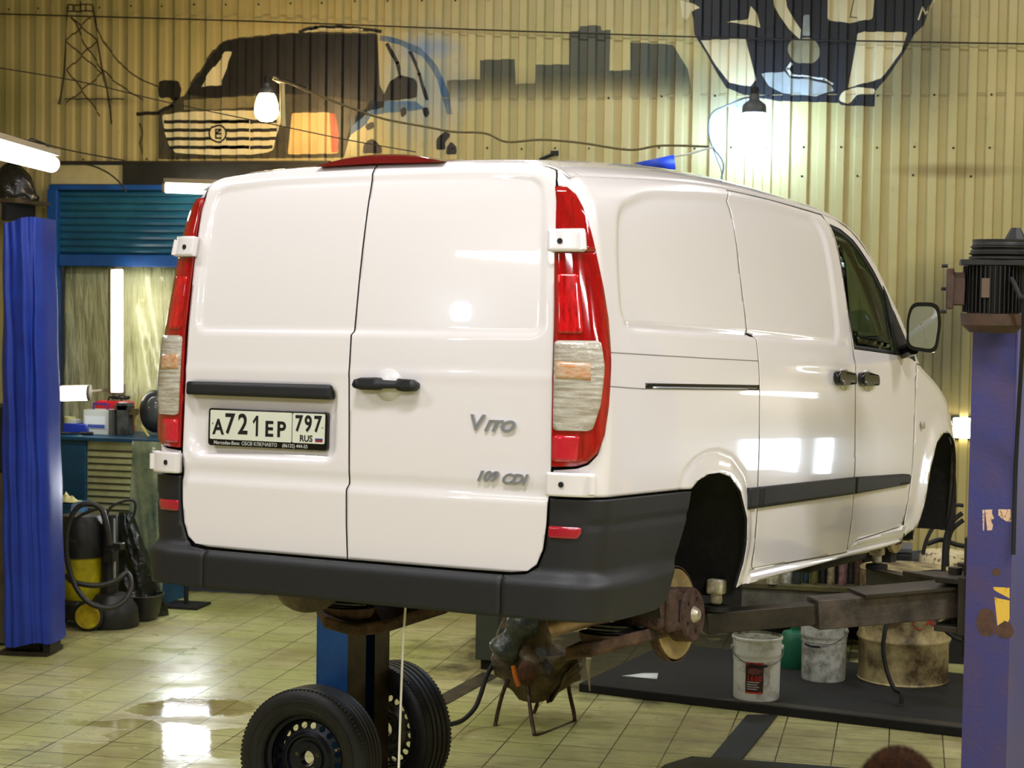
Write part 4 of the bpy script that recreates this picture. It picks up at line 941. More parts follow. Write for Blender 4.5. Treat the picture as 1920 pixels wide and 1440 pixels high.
# ------------------------------------------------------------------ wheels taken off the van
def wheel(label, c, yaw, lean, rimm, spin=0.0):
    t = thing('spare_tyre', label, 'wheel', c, 0, 'wheels taken off the van')
    M = Matrix.Rotation(yaw, 4, 'Z') @ Matrix.Rotation(lean, 4, 'X') @ Matrix.Rotation(math.radians(90), 4, 'X') @ Matrix.Rotation(spin, 4, 'Z')   # local z = outward axis (towards -Y)
    ty = [(.212, -.085), (.225, -.095), (.262, -.106), (.300, -.100), (.318, -.088), (.3285, -.078)]
    for i, z in enumerate((-.05, -.02, .014, .045)):
        ty += [(.331, z - .022), (.331, z - .003), (.325, z - .001), (.325, z + .003)]
    ty += [(.331, .052), (.3285, .074), (.318, .088), (.300, .100), (.262, .106), (.225, .095), (.212, .085)]
    tyre = obj('tyre', MB().lathe(ty, 72, M), rubber, t, 50)
    obj('tyre_bead_line', MB().lathe([(.268, .1052), (.270, .1075), (.274, .1072), (.275, .1045)], 64, M).lathe([(.232, .0965), (.235, .0995), (.238, .098)], 64, M), rubber, tyre)
    tb = MB()
    for k in range(96):
        a_ = 2 * PI * k / 96; Mk = M @ Matrix.Rotation(a_, 4, 'Z')
        for zz in (.078, -.078): tb.box(Mk @ Vector((.3215, 0, zz)), (.012, .013, .016), M=Mk.to_3x3())
    o_ = obj('tread_block', tb, rubber, tyre); o_['kind'] = 'stuff'
    rim = obj('rim', MB().lathe([(.213, .086), (.222, .090), (.224, .084), (.208, .078), (.200, .055), (.185, .045), (.180, .0), (.180, -.04), (.205, -.07), (.222, -.088), (.214, -.09), (.196, -.072), (.172, -.04), (.172, .0), (.178, .04), (.176, .022)], 64, M), rimm, t)
    # pierced ring of the disc
    NH = 20; pr_ = MB(); r0, r1 = .128, .178
    def rp(s, r): a_ = s / ((r0 + r1) / 2); return M @ Vector((r * math.cos(a_), r * math.sin(a_), .012 + .02 * (r1 - r) / (r1 - r0)))
    cw = 2 * PI * ((r0 + r1) / 2) / NH; hw = cw / 2; hh = (r1 - r0) / 2; rho = .0148; K = 16
    for k in range(NH):
        s0 = (k + .5) * cw; vs = []
        for j in range(K):
            a_ = 2 * PI * (j + .5) / K; cx, cy = math.cos(a_), math.sin(a_)
            q = min(hw / abs(cx), hh / abs(cy)); vs.append(rp(s0 + rho * cx, (r0 + r1) / 2 + rho * cy)); vs.append(rp(s0 + q * cx, (r0 + r1) / 2 + q * cy))
        for i_, j_ in ((-1, -1), (1, -1), (1, 1), (-1, 1)): vs.append(rp(s0 + hw * i_, (r0 + r1) / 2 + hh * j_))
        fs = [(2 * j, 2 * ((j + 1) % K), 2 * ((j + 1) % K) + 1, 2 * j + 1) for j in range(K)]
        # corner fillers
        for ci, (ang) in enumerate((225, 315, 45, 135)):
            j = int((ang / 360) * K - .5 + 1e-6) % K; fs.append((2 * j + 1, 2 * ((j + 1) % K) + 1, 2 * K + ci))
        pr_.add(vs, fs)
    obj('pierced_ring', pr_, rimm, rim, 60)
    obj('wheel_disc', MB().lathe([(.128, .032), (.112, .046), (.104, .046), (.096, .030), (.080, .026), (.076, .036), (.036, .038), (.034, .03), (.033, .0)], 48, M), rimm, rim)
    for k in range(5):
        a_ = 2 * PI * k / 5; p_ = Vector((.056 * math.cos(a_), .056 * math.sin(a_), 0))
        obj('bolt_hole', MB().cyl(M @ (p_ + Vector((0, 0, .0372))), M @ (p_ + Vector((0, 0, .0392))), .010, n=14), steel if k % 2 == 0 else mblack, rim)
    obj('tyre_valve', MB().cyl(M @ Vector((.182, 0, .03)), M @ Vector((.176, 0, .07)), .005), mat('valve_%s' % name_ok(label), (190, 185, 160), .3, .6), rim)
    return t
def name_ok(s): return s.split()[0]
w1 = depth_at(583, 1412, 8.45); w1.z = .332
wheel('upright wheel with a dark navy pierced steel rim, nearest the camera', w1, math.radians(12.4 - 22), math.radians(-4), rimdark, .35)
w2 = depth_at(735, 1362, 9.05); w2.z = .332
wheel('wheel with a dusty grey steel rim, standing behind the blue lift post', w2, math.radians(12.4 - 41), math.radians(0), rimgrey, .1)
# white cord hanging under the bumper
pa = vroom(.145, .12, .22); pb = depth_at(740, 1460, (pa - CAM).dot(F2)); 
tag(obj('plumb_string', MB().tube([pa, pa * .5 + pb * .5 + Vector((.004, 0, 0)), Vector((pb.x, pb.y, .02))], .0042, 8, sub=6), mat('white_cord', (236, 232, 222), .7)), 'thin white string hanging straight down from under the rear bumper', 'string')

# ------------------------------------------------------------------ black platform, buckets, drum
pfm = mat('oily_black_platform', (12, 11, 9), .8, rgb2=(6, 6, 5), vscale=2.4, bump=.2); edgem = mat('worn_platform_edge', (58, 50, 34), .6, rgb2=(20, 18, 14), vscale=7)
A_ = floor_at(1085, 1297); B_ = floor_at(1880, 1392)
dirv = (B_ - A_).normalized(); nb = Vector((-dirv.y, dirv.x, 0))
def pf(s, t, z=0.0): q = A_ + dirv * s + nb * t; return (q.x, q.y, z)
Ls = 3.0; Lw = 1.55
plat = obj('lift_platform', MB().add([pf(0, 0), pf(Ls, 0), pf(Ls, Lw), pf(0, Lw), pf(0, 0, .055), pf(Ls, 0, .055), pf(Ls, Lw, .055), pf(0, Lw, .055)], [(0, 3, 2, 1), (4, 5, 6, 7), (0, 1, 5, 4), (1, 2, 6, 5), (2, 3, 7, 6), (3, 0, 4, 7)]), pfm, bevel=.006)
tag(plat, 'low oily black platform on the tiles that the buckets and drum stand on', 'platform')
obj('worn_edge_strip', MB().add([pf(.9, .01, .0556), pf(Ls, .01, .0556), pf(Ls, .12, .0556), pf(1.1, .10, .0556)], [(0, 1, 2, 3)]), edgem, plat)
matm = mat('black_rubber_mat', (28, 28, 27), .6, rgb2=(16, 16, 16), vscale=12)
def flatpoly(P_, h, z=0.0): return MB().prism([(floor_at(a, b).x, floor_at(a, b).y) for a, b in P_], h, Matrix.Translation((0, 0, z)))
tag(obj('rubber_strip', flatpoly([(1400, 1343), (1458, 1343), (1390, 1428), (1332, 1424)], .012), matm, bevel=.003), 'short black rubber strip crossing the tiles in front of the platform', 'mat')
tag(obj('floor_grating', flatpoly([(1296, 1424), (1480, 1437), (1640, 1450), (1640, 1500), (1180, 1500), (1245, 1440)], .02), matm, bevel=.004), 'dark metal floor plate cut off by the bottom edge of the photo', 'plate')
bw = mat('bucket_white_metal', (214, 216, 212), .4, rgb2=(150, 150, 140), vscale=10, lo=.5, hi=.7); bdirty = mat('bucket_grimy_white', (196, 198, 192), .5, rgb2=(108, 108, 98), vscale=14, lo=.42, hi=.7)
def bucket(label, px, py, r, h, m, lidm, ang=0.0):
    c = floor_at(px, py, .055); c = c + Vector((F2.x, F2.y, 0)).normalized() * r
    t = thing('paint_bucket', label, 'bucket', c, 0, 'metal buckets on the black platform')
    pr_ = [(0, .0), (r * .93, .0), (r * .95, .008), (r * .97, h * .62), (r * .99, h * .63), (r * .985, h * .66), (r, h * .70), (r * 1.015, h * .71), (r * 1.01, h * .74), (r * 1.01, h * .95), (r * 1.05, h * .955), (r * 1.06, h * .985), (r * 1.02, h), (r * .97, h), (r * .96, h * .94), (0, h * .93)]
    obj('bucket_body', MB().lathe(pr_[:13], 56), m, t)
    obj('bucket_lid', MB().lathe([(r * 1.02, h), (r * .97, h * 1.005), (r * .96, h * .965), (r * .5, h * .97), (r * .45, h * .955), (0, h * .95)], 48), lidm, t)
    hp = []
    for i in range(13):
        a_ = PI * i / 12; hp.append((r * 1.10 * math.cos(a_ + ang), r * 1.12 * math.sin(a_ + ang) if False else 0, 0))
    R3 = Matrix.Rotation(ang, 3, 'Z'); hd = MB()
    pts = [R3 @ Vector((r * 1.08 * math.cos(PI * i / 14), -r * 1.12 * math.sin(PI * i / 14) * .98, h * .80 - h * .22 * math.sin(PI * i / 14))) for i in range(15)]
    hn = obj('bucket_handle', hd.tube(pts, .0028, 6, sub=2), steel, t)
    g = [pts[k] for k in (6, 7, 8, 9)]; obj('handle_grip', MB().tube(g, .008, 8, sub=3), mblack, hn)
    for s_ in (-1, 1): obj('handle_ear', MB().cyl(R3 @ Vector((s_ * r * .99, 0, h * .81)), R3 @ Vector((s_ * r * 1.09, 0, h * .81)), .016, n=12), m, t)
    return t, c
bt, bc = bucket('white bucket with a black and red 1600 label, standing nearest the edge', 1424, 1317, .148, .385, bw, mat('bucket_lid_grey', (150, 152, 130), .5, rgb2=(60, 54, 40), vscale=16), .25)
def wrap(c, r, a0, h0): return lambda x, z: (r * math.sin(x / r + a0), -r * math.cos(x / r + a0), z + h0)
va = math.atan2(bc.x, bc.y)           # direction from camera
wr = wrap(None, .1455, -va - .10, 0)
lb = patch('bucket_label', [(-.055, .055), (.055, .055), (.055, .235), (-.055, .235)], wr, mat('label_black_red', (22, 18, 18), .4, rgb2=(60, 16, 18), vscale=20), bt, (.01, 0), off=.0012, thick=0)
patch('label_side_panel', [(.057, .10), (.10, .10), (.10, .235), (.057, .235)], wr, mat('label_grey_panel', (196, 190, 188), .5, rgb2=(150, 140, 140), vscale=40), lb, (.01, 0), off=.0012, thick=0)
patch('label_band', [(-.055, .225), (.055, .225), (.055, .24), (-.055, .24)], wr, mat('label_red', (196, 30, 34), .4), lb, (.01, 0), off=.002, thick=0)
patch('label_band', [(-.055, .052), (.055, .052), (.055, .06), (-.055, .06)], wr, MATS['label_red'], lb, (.01, 0), off=.002, thick=0)
patch('label_picture', [(-.04, .175), (-.01, .165), (.03, .172), (.045, .195), (.0, .21), (-.035, .20)], wr, mat('label_picture_grey', (70, 66, 66), .4, rgb2=(140, 60, 60), vscale=50), lb, (.01, 0), off=.002, thick=0)
for k in range(4): patch('label_text_line', [(-.045, .075 + .014 * k), (.02 + .01 * (k % 2), .075 + .014 * k), (.02 + .01 * (k % 2), .081 + .014 * k), (-.045, .081 + .014 * k)], wr, MATS['label_grey_panel'], lb, (.01, 0), off=.002, thick=0)
for i, ch in enumerate('1600'):
    x = -.036 + .024 * i; p_ = Vector(wr(x, .142)); d1 = (Vector(wr(x + .001, .14)) - Vector(wr(x, .14))).normalized(); nn = d1.cross(Vector((0, 0, 1)))
    text('label_number', ch, .046, MATS['label_red'], lb, frame(p_ + nn * .0022, d1, (0, 0, 1)), .0003, 0, .001, 'CENTER', .85)
bucket('grimy unlabelled white bucket under the lift arm, left of the drum', 1551, 1281, .148, .40, bdirty, mat('bucket_lid_rust', (130, 110, 80), .7, rgb2=(40, 34, 26), vscale=16), -.35)
# 200 litre drum
c = floor_at(1711, 1291, .055) + Vector((F2.x, F2.y, 0)).normalized() * .29
t = thing('oil_drum', 'large dirty cream oil drum with two rolling hoops, beside the right lift post', 'drum', c)
R_ = .287; pr_ = [(0, 0), (R_, 0), (R_ + .006, .008), (R_, .016)]
for z in (.28, .52): pr_ += [(R_, z - .03), (R_ + .012, z - .008), (R_ + .014, z), (R_ + .012, z + .008), (R_, z + .03)]
pr_ += [(R_, .715), (R_ + .006, .723), (R_, .73), (R_ - .008, .718), (0, .716)]
obj('drum_body', MB().lathe(pr_, 64), mat('drum_dirty_cream', (176, 160, 112), .55, rgb2=(74, 58, 34), vscale=5, detail=10, lo=.40, hi=.62, bump=.15), t)
rdm = mat('drum_red_print', (150, 44, 40), .6)
va = math.atan2(c.x, c.y); wr = wrap(None, R_, -va, 0)
for i, (ch, x) in enumerate((('A', .165), ('U', .205))):
    p_ = Vector(wr(x, .42)); d1 = (Vector(wr(x + .001, .5)) - Vector(wr(x, .5))).normalized(); nn = d1.cross(Vector((0, 0, 1)))
    text('drum_lettering', ch, .075, rdm, t, frame(p_ + nn * .002, d1, (0, 0, 1)), .0004, 0, .002, 'CENTER')
ringp = [Vector(wr(.10 + .045 * math.cos(a_ / 16 * 2 * PI), .42 + .045 * math.sin(a_ / 16 * 2 * PI))) for a_ in range(3, 14)]
obj('drum_emblem_arc', MB().tube(ringp, .004, 6), rdm, t)
# hose down the drum
hz = [depth_at(a, b, d) for a, b, d in ((1668, 1150, 11.15), (1660, 1180, 11.1), (1656, 1215, 11.08), (1662, 1255, 11.06), (1676, 1290, 11.0), (1690, 1300, 10.95))]
hz.append(Vector((hz[-1].x, hz[-1].y - .02, .07))); tag(obj('air_hose', MB().tube(hz, .014, 10, sub=6), mblack), 'black hose hanging down the left part of the oil drum', 'hose')
hz = [depth_at(a, b, d) for a, b, d in ((1735, 1098, 11.6), (1744, 1120, 11.25), (1756, 1162, 11.05), (1772, 1182, 11.0), (1790, 1196, 11.0), (1808, 1206, 11.0), (1826, 1250, 10.9))] + [floor_at(1836, 1330, .07)]
tag(obj('air_hose', MB().tube(hz, .012, 10, sub=6), mblack), 'black hose crossing the upper right of the oil drum', 'hose')
# green canister between the buckets
c = floor_at(1487, 1258, .055) + Vector((0, .15, 0))
t = thing('green_canister', 'small dark green canister standing between the two buckets', 'canister', c)
obj('canister_body', MB().lathe([(0, 0), (.10, 0), (.105, .02), (.105, .19), (.08, .235), (.03, .25), (.03, .28), (0, .28)], 32), mat('green_plastic', (10, 92, 62), .5), t)
obj('canister_cap', MB().cyl((0, 0, .28), (0, 0, .31), .034), mblack, t)
# loose sheet of paper
c = floor_at(1205, 1266, .055)
tag(obj('paper_sheet', MB().add([tuple(floor_at(a, b, z)) for a, b, z in ((1166, 1267, .06), (1232, 1273, .06), (1234, 1262, .075), (1206, 1262, .08))], [(0, 1, 2, 3)]), mat('paper_white', (210, 216, 214), .6)), 'crumpled white sheet lying on the dark platform behind the brake disc', 'paper').modifiers.new('solid', 'SOLIDIFY').thickness = .002

# ------------------------------------------------------------------ low bench with the row of bottles
q0 = depth_at(1385, 1092, 12.9); q1 = depth_at(1745, 1092, 12.3)
bx0, bx1 = q0.x, wall_at(1712, 1092, 12.7).x; by = 12.95; bz = .47
t = thing('low_bench', 'low grey metal bench under the row of bottles against the ribbed wall', 'bench', ((bx0 + bx1) / 2, by + .3, 0))
hw = (bx1 - bx0) / 2
gm = mat('bench_grey', (112, 110, 98), .5, rgb2=(70, 66, 56), vscale=4)
obj('bench_top', MB().box((0, 0, bz - .02), (2 * hw, .6, .04)), mat('bench_top_dark', (58, 52, 36), .6, rgb2=(90, 84, 40), vscale=8), t, bevel=.004)
obj('front_panel', MB().box((-hw + .36, -.27, bz - .16), (.66, .02, .24)), gm, t, bevel=.004)
obj('front_panel', MB().box((.36, -.27, bz - .16), (2 * hw - .8, .02, .24)), gm, t, bevel=.004)
for s_ in (-1, 1):
    for u_ in (-1, 1): obj('leg', MB().box((s_ * (hw - .04), u_ * .25, bz / 2 - .02), (.05, .05, bz - .04)), gm, t)
obj('shade_board', MB().box((0, .26, .22), (2 * hw, .02, .44)), inner, t)  # black board added to stand in for the shade under the bench
bcols = [(196, 190, 160), (206, 206, 190), (44, 52, 50), (60, 84, 92), (96, 92, 40), (40, 40, 38), (150, 140, 104), (44, 42, 34), (140, 106, 104), (72, 66, 60), (84, 60, 44), (52, 50, 40)]
names_ = ['cream', 'off-white', 'black', 'teal grey', 'olive', 'charcoal', 'speckled beige', 'dark brown', 'dusty pink', 'grey brown', 'rust brown', 'dark olive']
xs = [1447, 1474, 1494, 1510, 1527, 1544, 1562, 1575, 1580, 1598, 1615, 1634]
xs = [1447, 1474, 1493, 1509, 1525, 1541, 1557, 1568, 1579, 1594, 1608, 1622]
for i, px in enumerate(xs):
    q = depth_at(px, 1085, 12.85 + .06 * (i % 2)); h = .26 + .07 * ((i * 7) % 5) / 4 + (.12 if i > 4 else 0); r = .026 + .003 * (i % 3)
    if i < 2: h, r = .17, .043
    bt_ = thing('spray_bottle', '%s bottle, %s in the row under the van sill' % (names_[i], 'leftmost' if i == 0 else 'rightmost' if i == 11 else 'number %d from the left' % (i + 1)), 'bottle', (q.x, q.y + .1, bz), 0, 'bottles and cans on the low bench')
    obj('bottle_body', MB().lathe([(0, 0), (r, 0), (r, h * .78), (r * .8, h * .86), (r * .4, h * .9), (0, h * .9)], 20), mat('bottle_%d' % i, bcols[i], .45, rgb2=tuple(int(c_ * .5) for c_ in bcols[i]), vscale=25), bt_)
    obj('bottle_cap', MB().cyl((0, 0, h * .9), (0, 0, h), r * .45, n=14), mblack if i % 2 else MATS['bucket_white_metal'], bt_)
q = depth_at(1655, 1050, 12.6)
t = thing('plastic_jug', 'translucent cream jug hanging over the bench, right of the bottles', 'jug', (q.x, q.y, bz))
obj('jug_body', MB().lathe([(0, 0), (.07, 0), (.075, .02), (.07, .24), (.045, .30), (.045, .32)], 24), mat('jug_cream', (214, 206, 160), .4), t)
obj('jug_lid', MB().lathe([(.0, .37), (.10, .37), (.105, .34), (.05, .32), (0, .32)], 24), mat('jug_lid_brown', (150, 120, 90), .5), t)
# dark tool case and white canister at the right
q = wall_at(1690, 1070, 12.9)
t = thing('tool_case', 'black tool case lying behind the lift arms, light top edge', 'case', (q.x - .03, by + .02, bz))
obj('case_body', MB().box((0, 0, .14), (.2, .3, .28)), mblack, t, bevel=.02); obj('case_lid', MB().box((0, 0, .30), (.2, .3, .04)), mat('case_grey', (80, 84, 88), .5), t, bevel=.01)
q = wall_at(1765, 1062, 12.85)
t = thing('white_canister', 'speckled cream canister with black hoses coiled above it, beside the post', 'canister', (q.x + .02, q.y + .1, 0))
obj('canister_body', MB().lathe([(0, .3), (.17, .3), (.175, .32), (.175, .72), (.15, .76), (0, .76)], 40), mat('canister_speckled', (206, 190, 150), .5, rgb2=(90, 70, 50), vscale=30, lo=.55, hi=.6), t)
obj('canister_stand', MB().box((0, 0, .15), (.32, .32, .3)), inner, t)
wmf = mat('dark_metal', (34, 32, 30), .5, .5)
for k, pts in enumerate((((1730, 1040), (1738, 1010), (1752, 985), (1772, 962), (1792, 948), (1806, 948)), ((1768, 1100), (1770, 1050), (1774, 1005), (1786, 978), (1804, 962)), ((1776, 1062), (1776, 1030), (1784, 995), (1806, 975)), ((1738, 1020), (1765, 1012), (1790, 1020), (1808, 1024)))):
    o_ = obj('hose', MB().tube([depth_at(a, b, 11.1 + .03 * k) for a, b in pts], .015 if k else .012, 10, sub=6), mblack)
    tag(o_, ['black hose arching from the front hub to the right lift post', 'black hose rising steeply beside the speckled canister', 'inner black hose curving up next to the right lift post', 'black hose lying across the top of the speckled canister'][k], 'hose', 'hoses near the right lift post')
t = thing('exhaust_reel', 'dark round metal reel lying over the canister near the lift arm', 'reel', depth_at(1762, 1092, 11.5))
obj('reel_drum', MB().lathe([(0, -.03), (.13, -.03), (.13, -.02), (.10, -.015), (.10, .015), (.13, .02), (.13, .03), (0, .03)], 32), wmf, t)
obj('reel_arm', MB().tube([(-.16, 0, .05), (.0, 0, .07), (.16, 0, .04)], .012, 8, sub=4), wmf, t)
# dark sheet added in place of the shade low on the wall behind platform
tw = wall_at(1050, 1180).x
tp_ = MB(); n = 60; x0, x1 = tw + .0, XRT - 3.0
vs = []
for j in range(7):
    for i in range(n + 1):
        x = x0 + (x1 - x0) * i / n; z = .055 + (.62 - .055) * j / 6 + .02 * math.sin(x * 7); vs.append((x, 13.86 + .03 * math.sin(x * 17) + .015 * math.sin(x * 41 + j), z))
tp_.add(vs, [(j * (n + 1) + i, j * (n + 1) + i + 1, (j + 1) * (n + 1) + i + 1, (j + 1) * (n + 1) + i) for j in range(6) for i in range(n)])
o_ = tag(obj('wall_shade_sheet', tp_, mat('shade_sheet_dark', (34, 34, 26), .6, rgb2=(20, 20, 16), vscale=3)), 'dark sheet standing in for the shade low on the wall behind the buckets', 'sheet'); o_.modifiers.new('solid', 'SOLIDIFY').thickness = .003

# ------------------------------------------------------------------ waste bag on a folding stand
c = floor_at(1003, 1352); c.z = 0
dS = (c - CAM).dot(F2)
t = thing('bag_stand', 'folding bent-tube stand under the tail pipe holding a dirty waste bag', 'stand', (0, 0, 0))
def dpt(a, b, k=0.0): return depth_at(a, b, dS + k)
fmt = mat('stand_tube', (52, 44, 36), .5, .4, rgb2=(90, 66, 46), vscale=30)
obj('tube_leg', MB().tube([dpt(972, 1240, -.1), dpt(946, 1290, -.12), dpt(930, 1352, -.12), dpt(934, 1363, -.12), dpt(985, 1348, .15), dpt(1004, 1330, .2), dpt(1012, 1290, .2)], .012, 10, sub=5), fmt, t)
obj('tube_leg', MB().tube([dpt(985, 1230, .0), dpt(992, 1310, -.22), dpt(1000, 1366, -.32), dpt(1010, 1378, -.34), dpt(1070, 1356, -.02), dpt(1077, 1344, .0), dpt(1068, 1300, .05), dpt(1062, 1260, .1)], .012, 10, sub=5), fmt, t)
bag = MB(); rings = 22; n = 48; vs = []
prof = [(.0, 1316, 1002, 8), (.08, 1310, 1000, 26), (.2, 1290, 1003, 46), (.35, 1268, 1006, 66), (.5, 1248, 1008, 78), (.62, 1230, 1000, 74), (.75, 1205, 985, 52), (.86, 1180, 985, 44), (1.0, 1150, 990, 40)]
for j in range(rings + 1):
    u = j / rings
    for (a, b) in zip(prof, prof[1:]):
        if a[0] <= u <= b[0] + 1e-9: k_ = (u - a[0]) / (b[0] - a[0]); y_, x_, r_ = [a[i] + (b[i] - a[i]) * k_ for i in (1, 2, 3)]; break
    cc = dpt(x_, y_); rm = r_ * dS / FPX
    for i in range(n):
        a_ = 2 * PI * i / n
        w_ = 1 + .10 * math.sin(a_ * 5 + u * 6) + .07 * math.sin(a_ * 11 - u * 9) + .04 * math.sin(a_ * 19 + u * 17) + random.uniform(-.03, .03)
        if u < .4: w_ += .25 * max(0, math.cos(a_ - .3)) * (1 if .05 < u else 0) * .6
        vs.append(cc + R2 * (rm * w_ * math.cos(a_)) + Vector((F2.x, F2.y, 0)).normalized() * (rm * .8 * w_ * math.sin(a_)) + Vector((0, 0, random.uniform(-.008, .008))))
bag.add(vs, [(j * n + i, j * n + (i + 1) % n, (j + 1) * n + (i + 1) % n, (j + 1) * n + i) for j in range(rings) for i in range(n)] + [tuple(range(n))])
bg = obj('waste_bag', bag, mat('grimy_bag', (104, 86, 58), .5, rgb2=(34, 34, 26), vscale=7, detail=8, lo=.4, hi=.62, bump=.6, bscale=18), t, 60)
fold = MB(); vs = []
cl = [((1012, 1232), (1092, 1226)), ((1016, 1250), (1090, 1240)), ((1018, 1275), (1066, 1262)), ((1022, 1300), (1052, 1290)), ((1026, 1318), (1034, 1316))]
for j, (l, r_) in enumerate(cl):
    for i in range(9):
        u = i / 8; a = l[0] + (r_[0] - l[0]) * u; b = l[1] + (r_[1] - l[1]) * u; vs.append(dpt(a, b, -.21 + .05 * math.sin(u * 9 + j) + .05 * j))
fold.add(vs, [(j * 9 + i, j * 9 + i + 1, (j + 1) * 9 + i + 1, (j + 1) * 9 + i) for j in range(4) for i in range(8)])
o_ = obj('cloth_flap', fold, mat('cloth_grey_brown', (124, 112, 88), .7, rgb2=(80, 66, 46), vscale=9), bg, 60); o_.modifiers.new('solid', 'SOLIDIFY').thickness = .004
o_ = obj('plastic_cover', MB().tube([dpt(1010, 1140, -.1), dpt(985, 1165, -.12), dpt(962, 1195, -.12), dpt(945, 1225, -.1)], lambda u: .085 - .02 * math.sin(u * 12), 18, sub=8), mat('dark_film', (42, 48, 48), .2, rgb2=(74, 80, 72), vscale=14, bump=.8, bscale=30), bg, 60)
obj('orange_tag', MB().tube([dpt(962, 1248, -.26), dpt(966, 1268, -.27), dpt(972, 1286, -.27)], .013, 8, sub=3), mat('orange_plastic', (214, 112, 28), .4), bg)
obj('rusty_patch', MB().sphere(dpt(988, 1262, -.22), .07, 16, (.8, .3, 1.1)), mat('rusty_cloth', (104, 62, 34), .8, rgb2=(54, 40, 26), vscale=14), bg)
tag(obj('black_hose', MB().tube([dpt(928, 1240, -.05), dpt(912, 1268, -.1), dpt(902, 1300, -.15), dpt(890, 1328, -.2), dpt(868, 1350, -.3), dpt(846, 1358, -.5)], .014, 10, sub=6), mblack), 'black hose running from the waste bag down behind the grey-rimmed wheel', 'hose')
c = floor_at(912, 1258); ww = 46 * (c - CAM).dot(F2) / FPX
t = thing('metal_cabinet', 'narrow dark grey-green cabinet standing behind the waste bag', 'cabinet', (c.x, c.y, 0), -.1)
obj('cabinet_body', MB().box((0, .2, .62), (ww, .4, 1.1)), mat('grey_green_paint', (60, 66, 56), .5, rgb2=(48, 52, 44), vscale=3), t, bevel=.006)
obj('foot', MB().box((0, .2, .035), (ww * .7, .3, .07)), inner, t)
tag(obj('plastic_strip', MB().tube([dpt(1104, 1234, .1), dpt(1103, 1256, .1), dpt(1106, 1296, .1)], lambda u: .017 * (1 - .8 * u), 8, sub=4), mat('pale_film', (196, 184, 154), .4)), 'pale pointed strip hanging from the trailing arm beside the waste bag', 'strip')
tag(obj('floor_channel', flatpoly([(778, 1330), (905, 1262), (935, 1268), (800, 1342)], .006), mat('channel_dark', (66, 58, 40), .5, rgb2=(24, 22, 16), vscale=9)), 'dark metal channel cover in the floor leading to the waste bag', 'channel')
# ------------------------------------------------------------------ left bay: roller shutter, film, lamps
shm = mat('shutter_blue', (36, 104, 130), .4, rgb2=(28, 84, 116), vscale=3); frb = mat('frame_blue', (22, 84, 160), .5, rgb2=(18, 66, 130), vscale=4)
xs0 = wall_at(118, 430).x; xs1 = OPX1 + .05; zt_ = wall_at(200, 357).z; zb_ = wall_at(200, 500).z; ze = wall_at(200, 308).z
t = thing('roller_shutter', 'half-lowered blue roller shutter with horizontal slats, left behind the van', 'shutter', (xs0, 13.96, 0))
mb = MB(); n = 9; H_ = zt_ - zb_ - .10; ns = 9; vs = []; prof = []
for k in range(ns):
    for u_, d_ in ((0, 0), (.12, .0), (.2, .016), (.5, .026), (.82, .016), (.95, 0)): prof.append((zt_ - H_ * (k + u_) / ns, d_))
prof.append((zb_ + .10, 0))
vs = [(x, -d_, z) for x in (0, xs1 - xs0) for z, d_ in prof]; m_ = len(prof)
obj('slat_curtain', mb.add(vs, [(i, i + 1, m_ + i + 1, m_ + i) for i in range(m_ - 1)]), shm, t, 25)
obj('bottom_rail', MB().box(((xs1 - xs0) / 2, -.02, zb_ + .05), (xs1 - xs0, .05, .10)), frb, t, bevel=.008)
obj('guide_post', MB().box((-.045, -.03, zt_ / 2), (.085, .09, zt_)), frb, t, bevel=.004); obj('guide_post', MB().box((xs1 - xs0 + .045, -.03, zt_ / 2), (.085, .09, zt_)), frb, t, bevel=.004)
obj('top_box', MB().box(((xs1 - xs0) / 2, -.02, zt_ + .02), (xs1 - xs0 + .16, .08, .04)), frb, t)
xm = wall_at(236, 330).x
o_ = obj('header_board', MB().box(((xs0 - .09 + xm) / 2, 13.975, (ze + zt_ + .04) / 2), (xm - xs0 + .09, .03, ze - zt_ - .06)), cream); struct(o_); o_.name = 'trim_1'
o_ = obj('header_board', MB().box(((xm + OPX1 + .1) / 2, 13.96, (ze + zt_ + .04) / 2 + .01), (OPX1 + .1 - xm, .05, ze - zt_ - .02)), mat('black_header', (24, 24, 22), .5, rgb2=(44, 42, 34), vscale=4)); struct(o_); o_.name = 'trim_2'
o_ = obj('trim_3', MB().box(((xs0 + OPX1) / 2, 13.96, ze + .012), (OPX1 - xs0 + .2, .06, .02)), mat('dark_flashing', (40, 34, 24), .5)); struct(o_)
# back of the opening: polythene film stretched in front of the next room
film = bpy.data.materials.new('plastic_film'); film.use_nodes = True; N, Lk = nodes(film); B = N['Principled BSDF']; tc = N.new('ShaderNodeTexCoord')
c = mix(rng(noise(1.2, 4), .35, .65), (206, 208, 164), (150, 150, 104)); Lk.new(c, B.inputs['Base Color']); B.inputs['Roughness'].default_value = .16; B.inputs['Coat Weight'].default_value = .5
st_ = N.new('ShaderNodeMapping'); st_.inputs['Scale'].default_value = (9, 9, 1.3); st_.inputs['Rotation'].default_value = (0, .35, 0); Lk.new(tc.outputs['Object'], st_.inputs['Vector'])
n1 = noise(1.6, 7, st_.outputs[0], .55)
bp = N.new('ShaderNodeBump'); bp.inputs['Strength'].default_value = 1.0; bp.inputs['Distance'].default_value = .09; Lk.new(n1, bp.inputs['Height']); Lk.new(bp.outputs[0], B.inputs['Normal'])
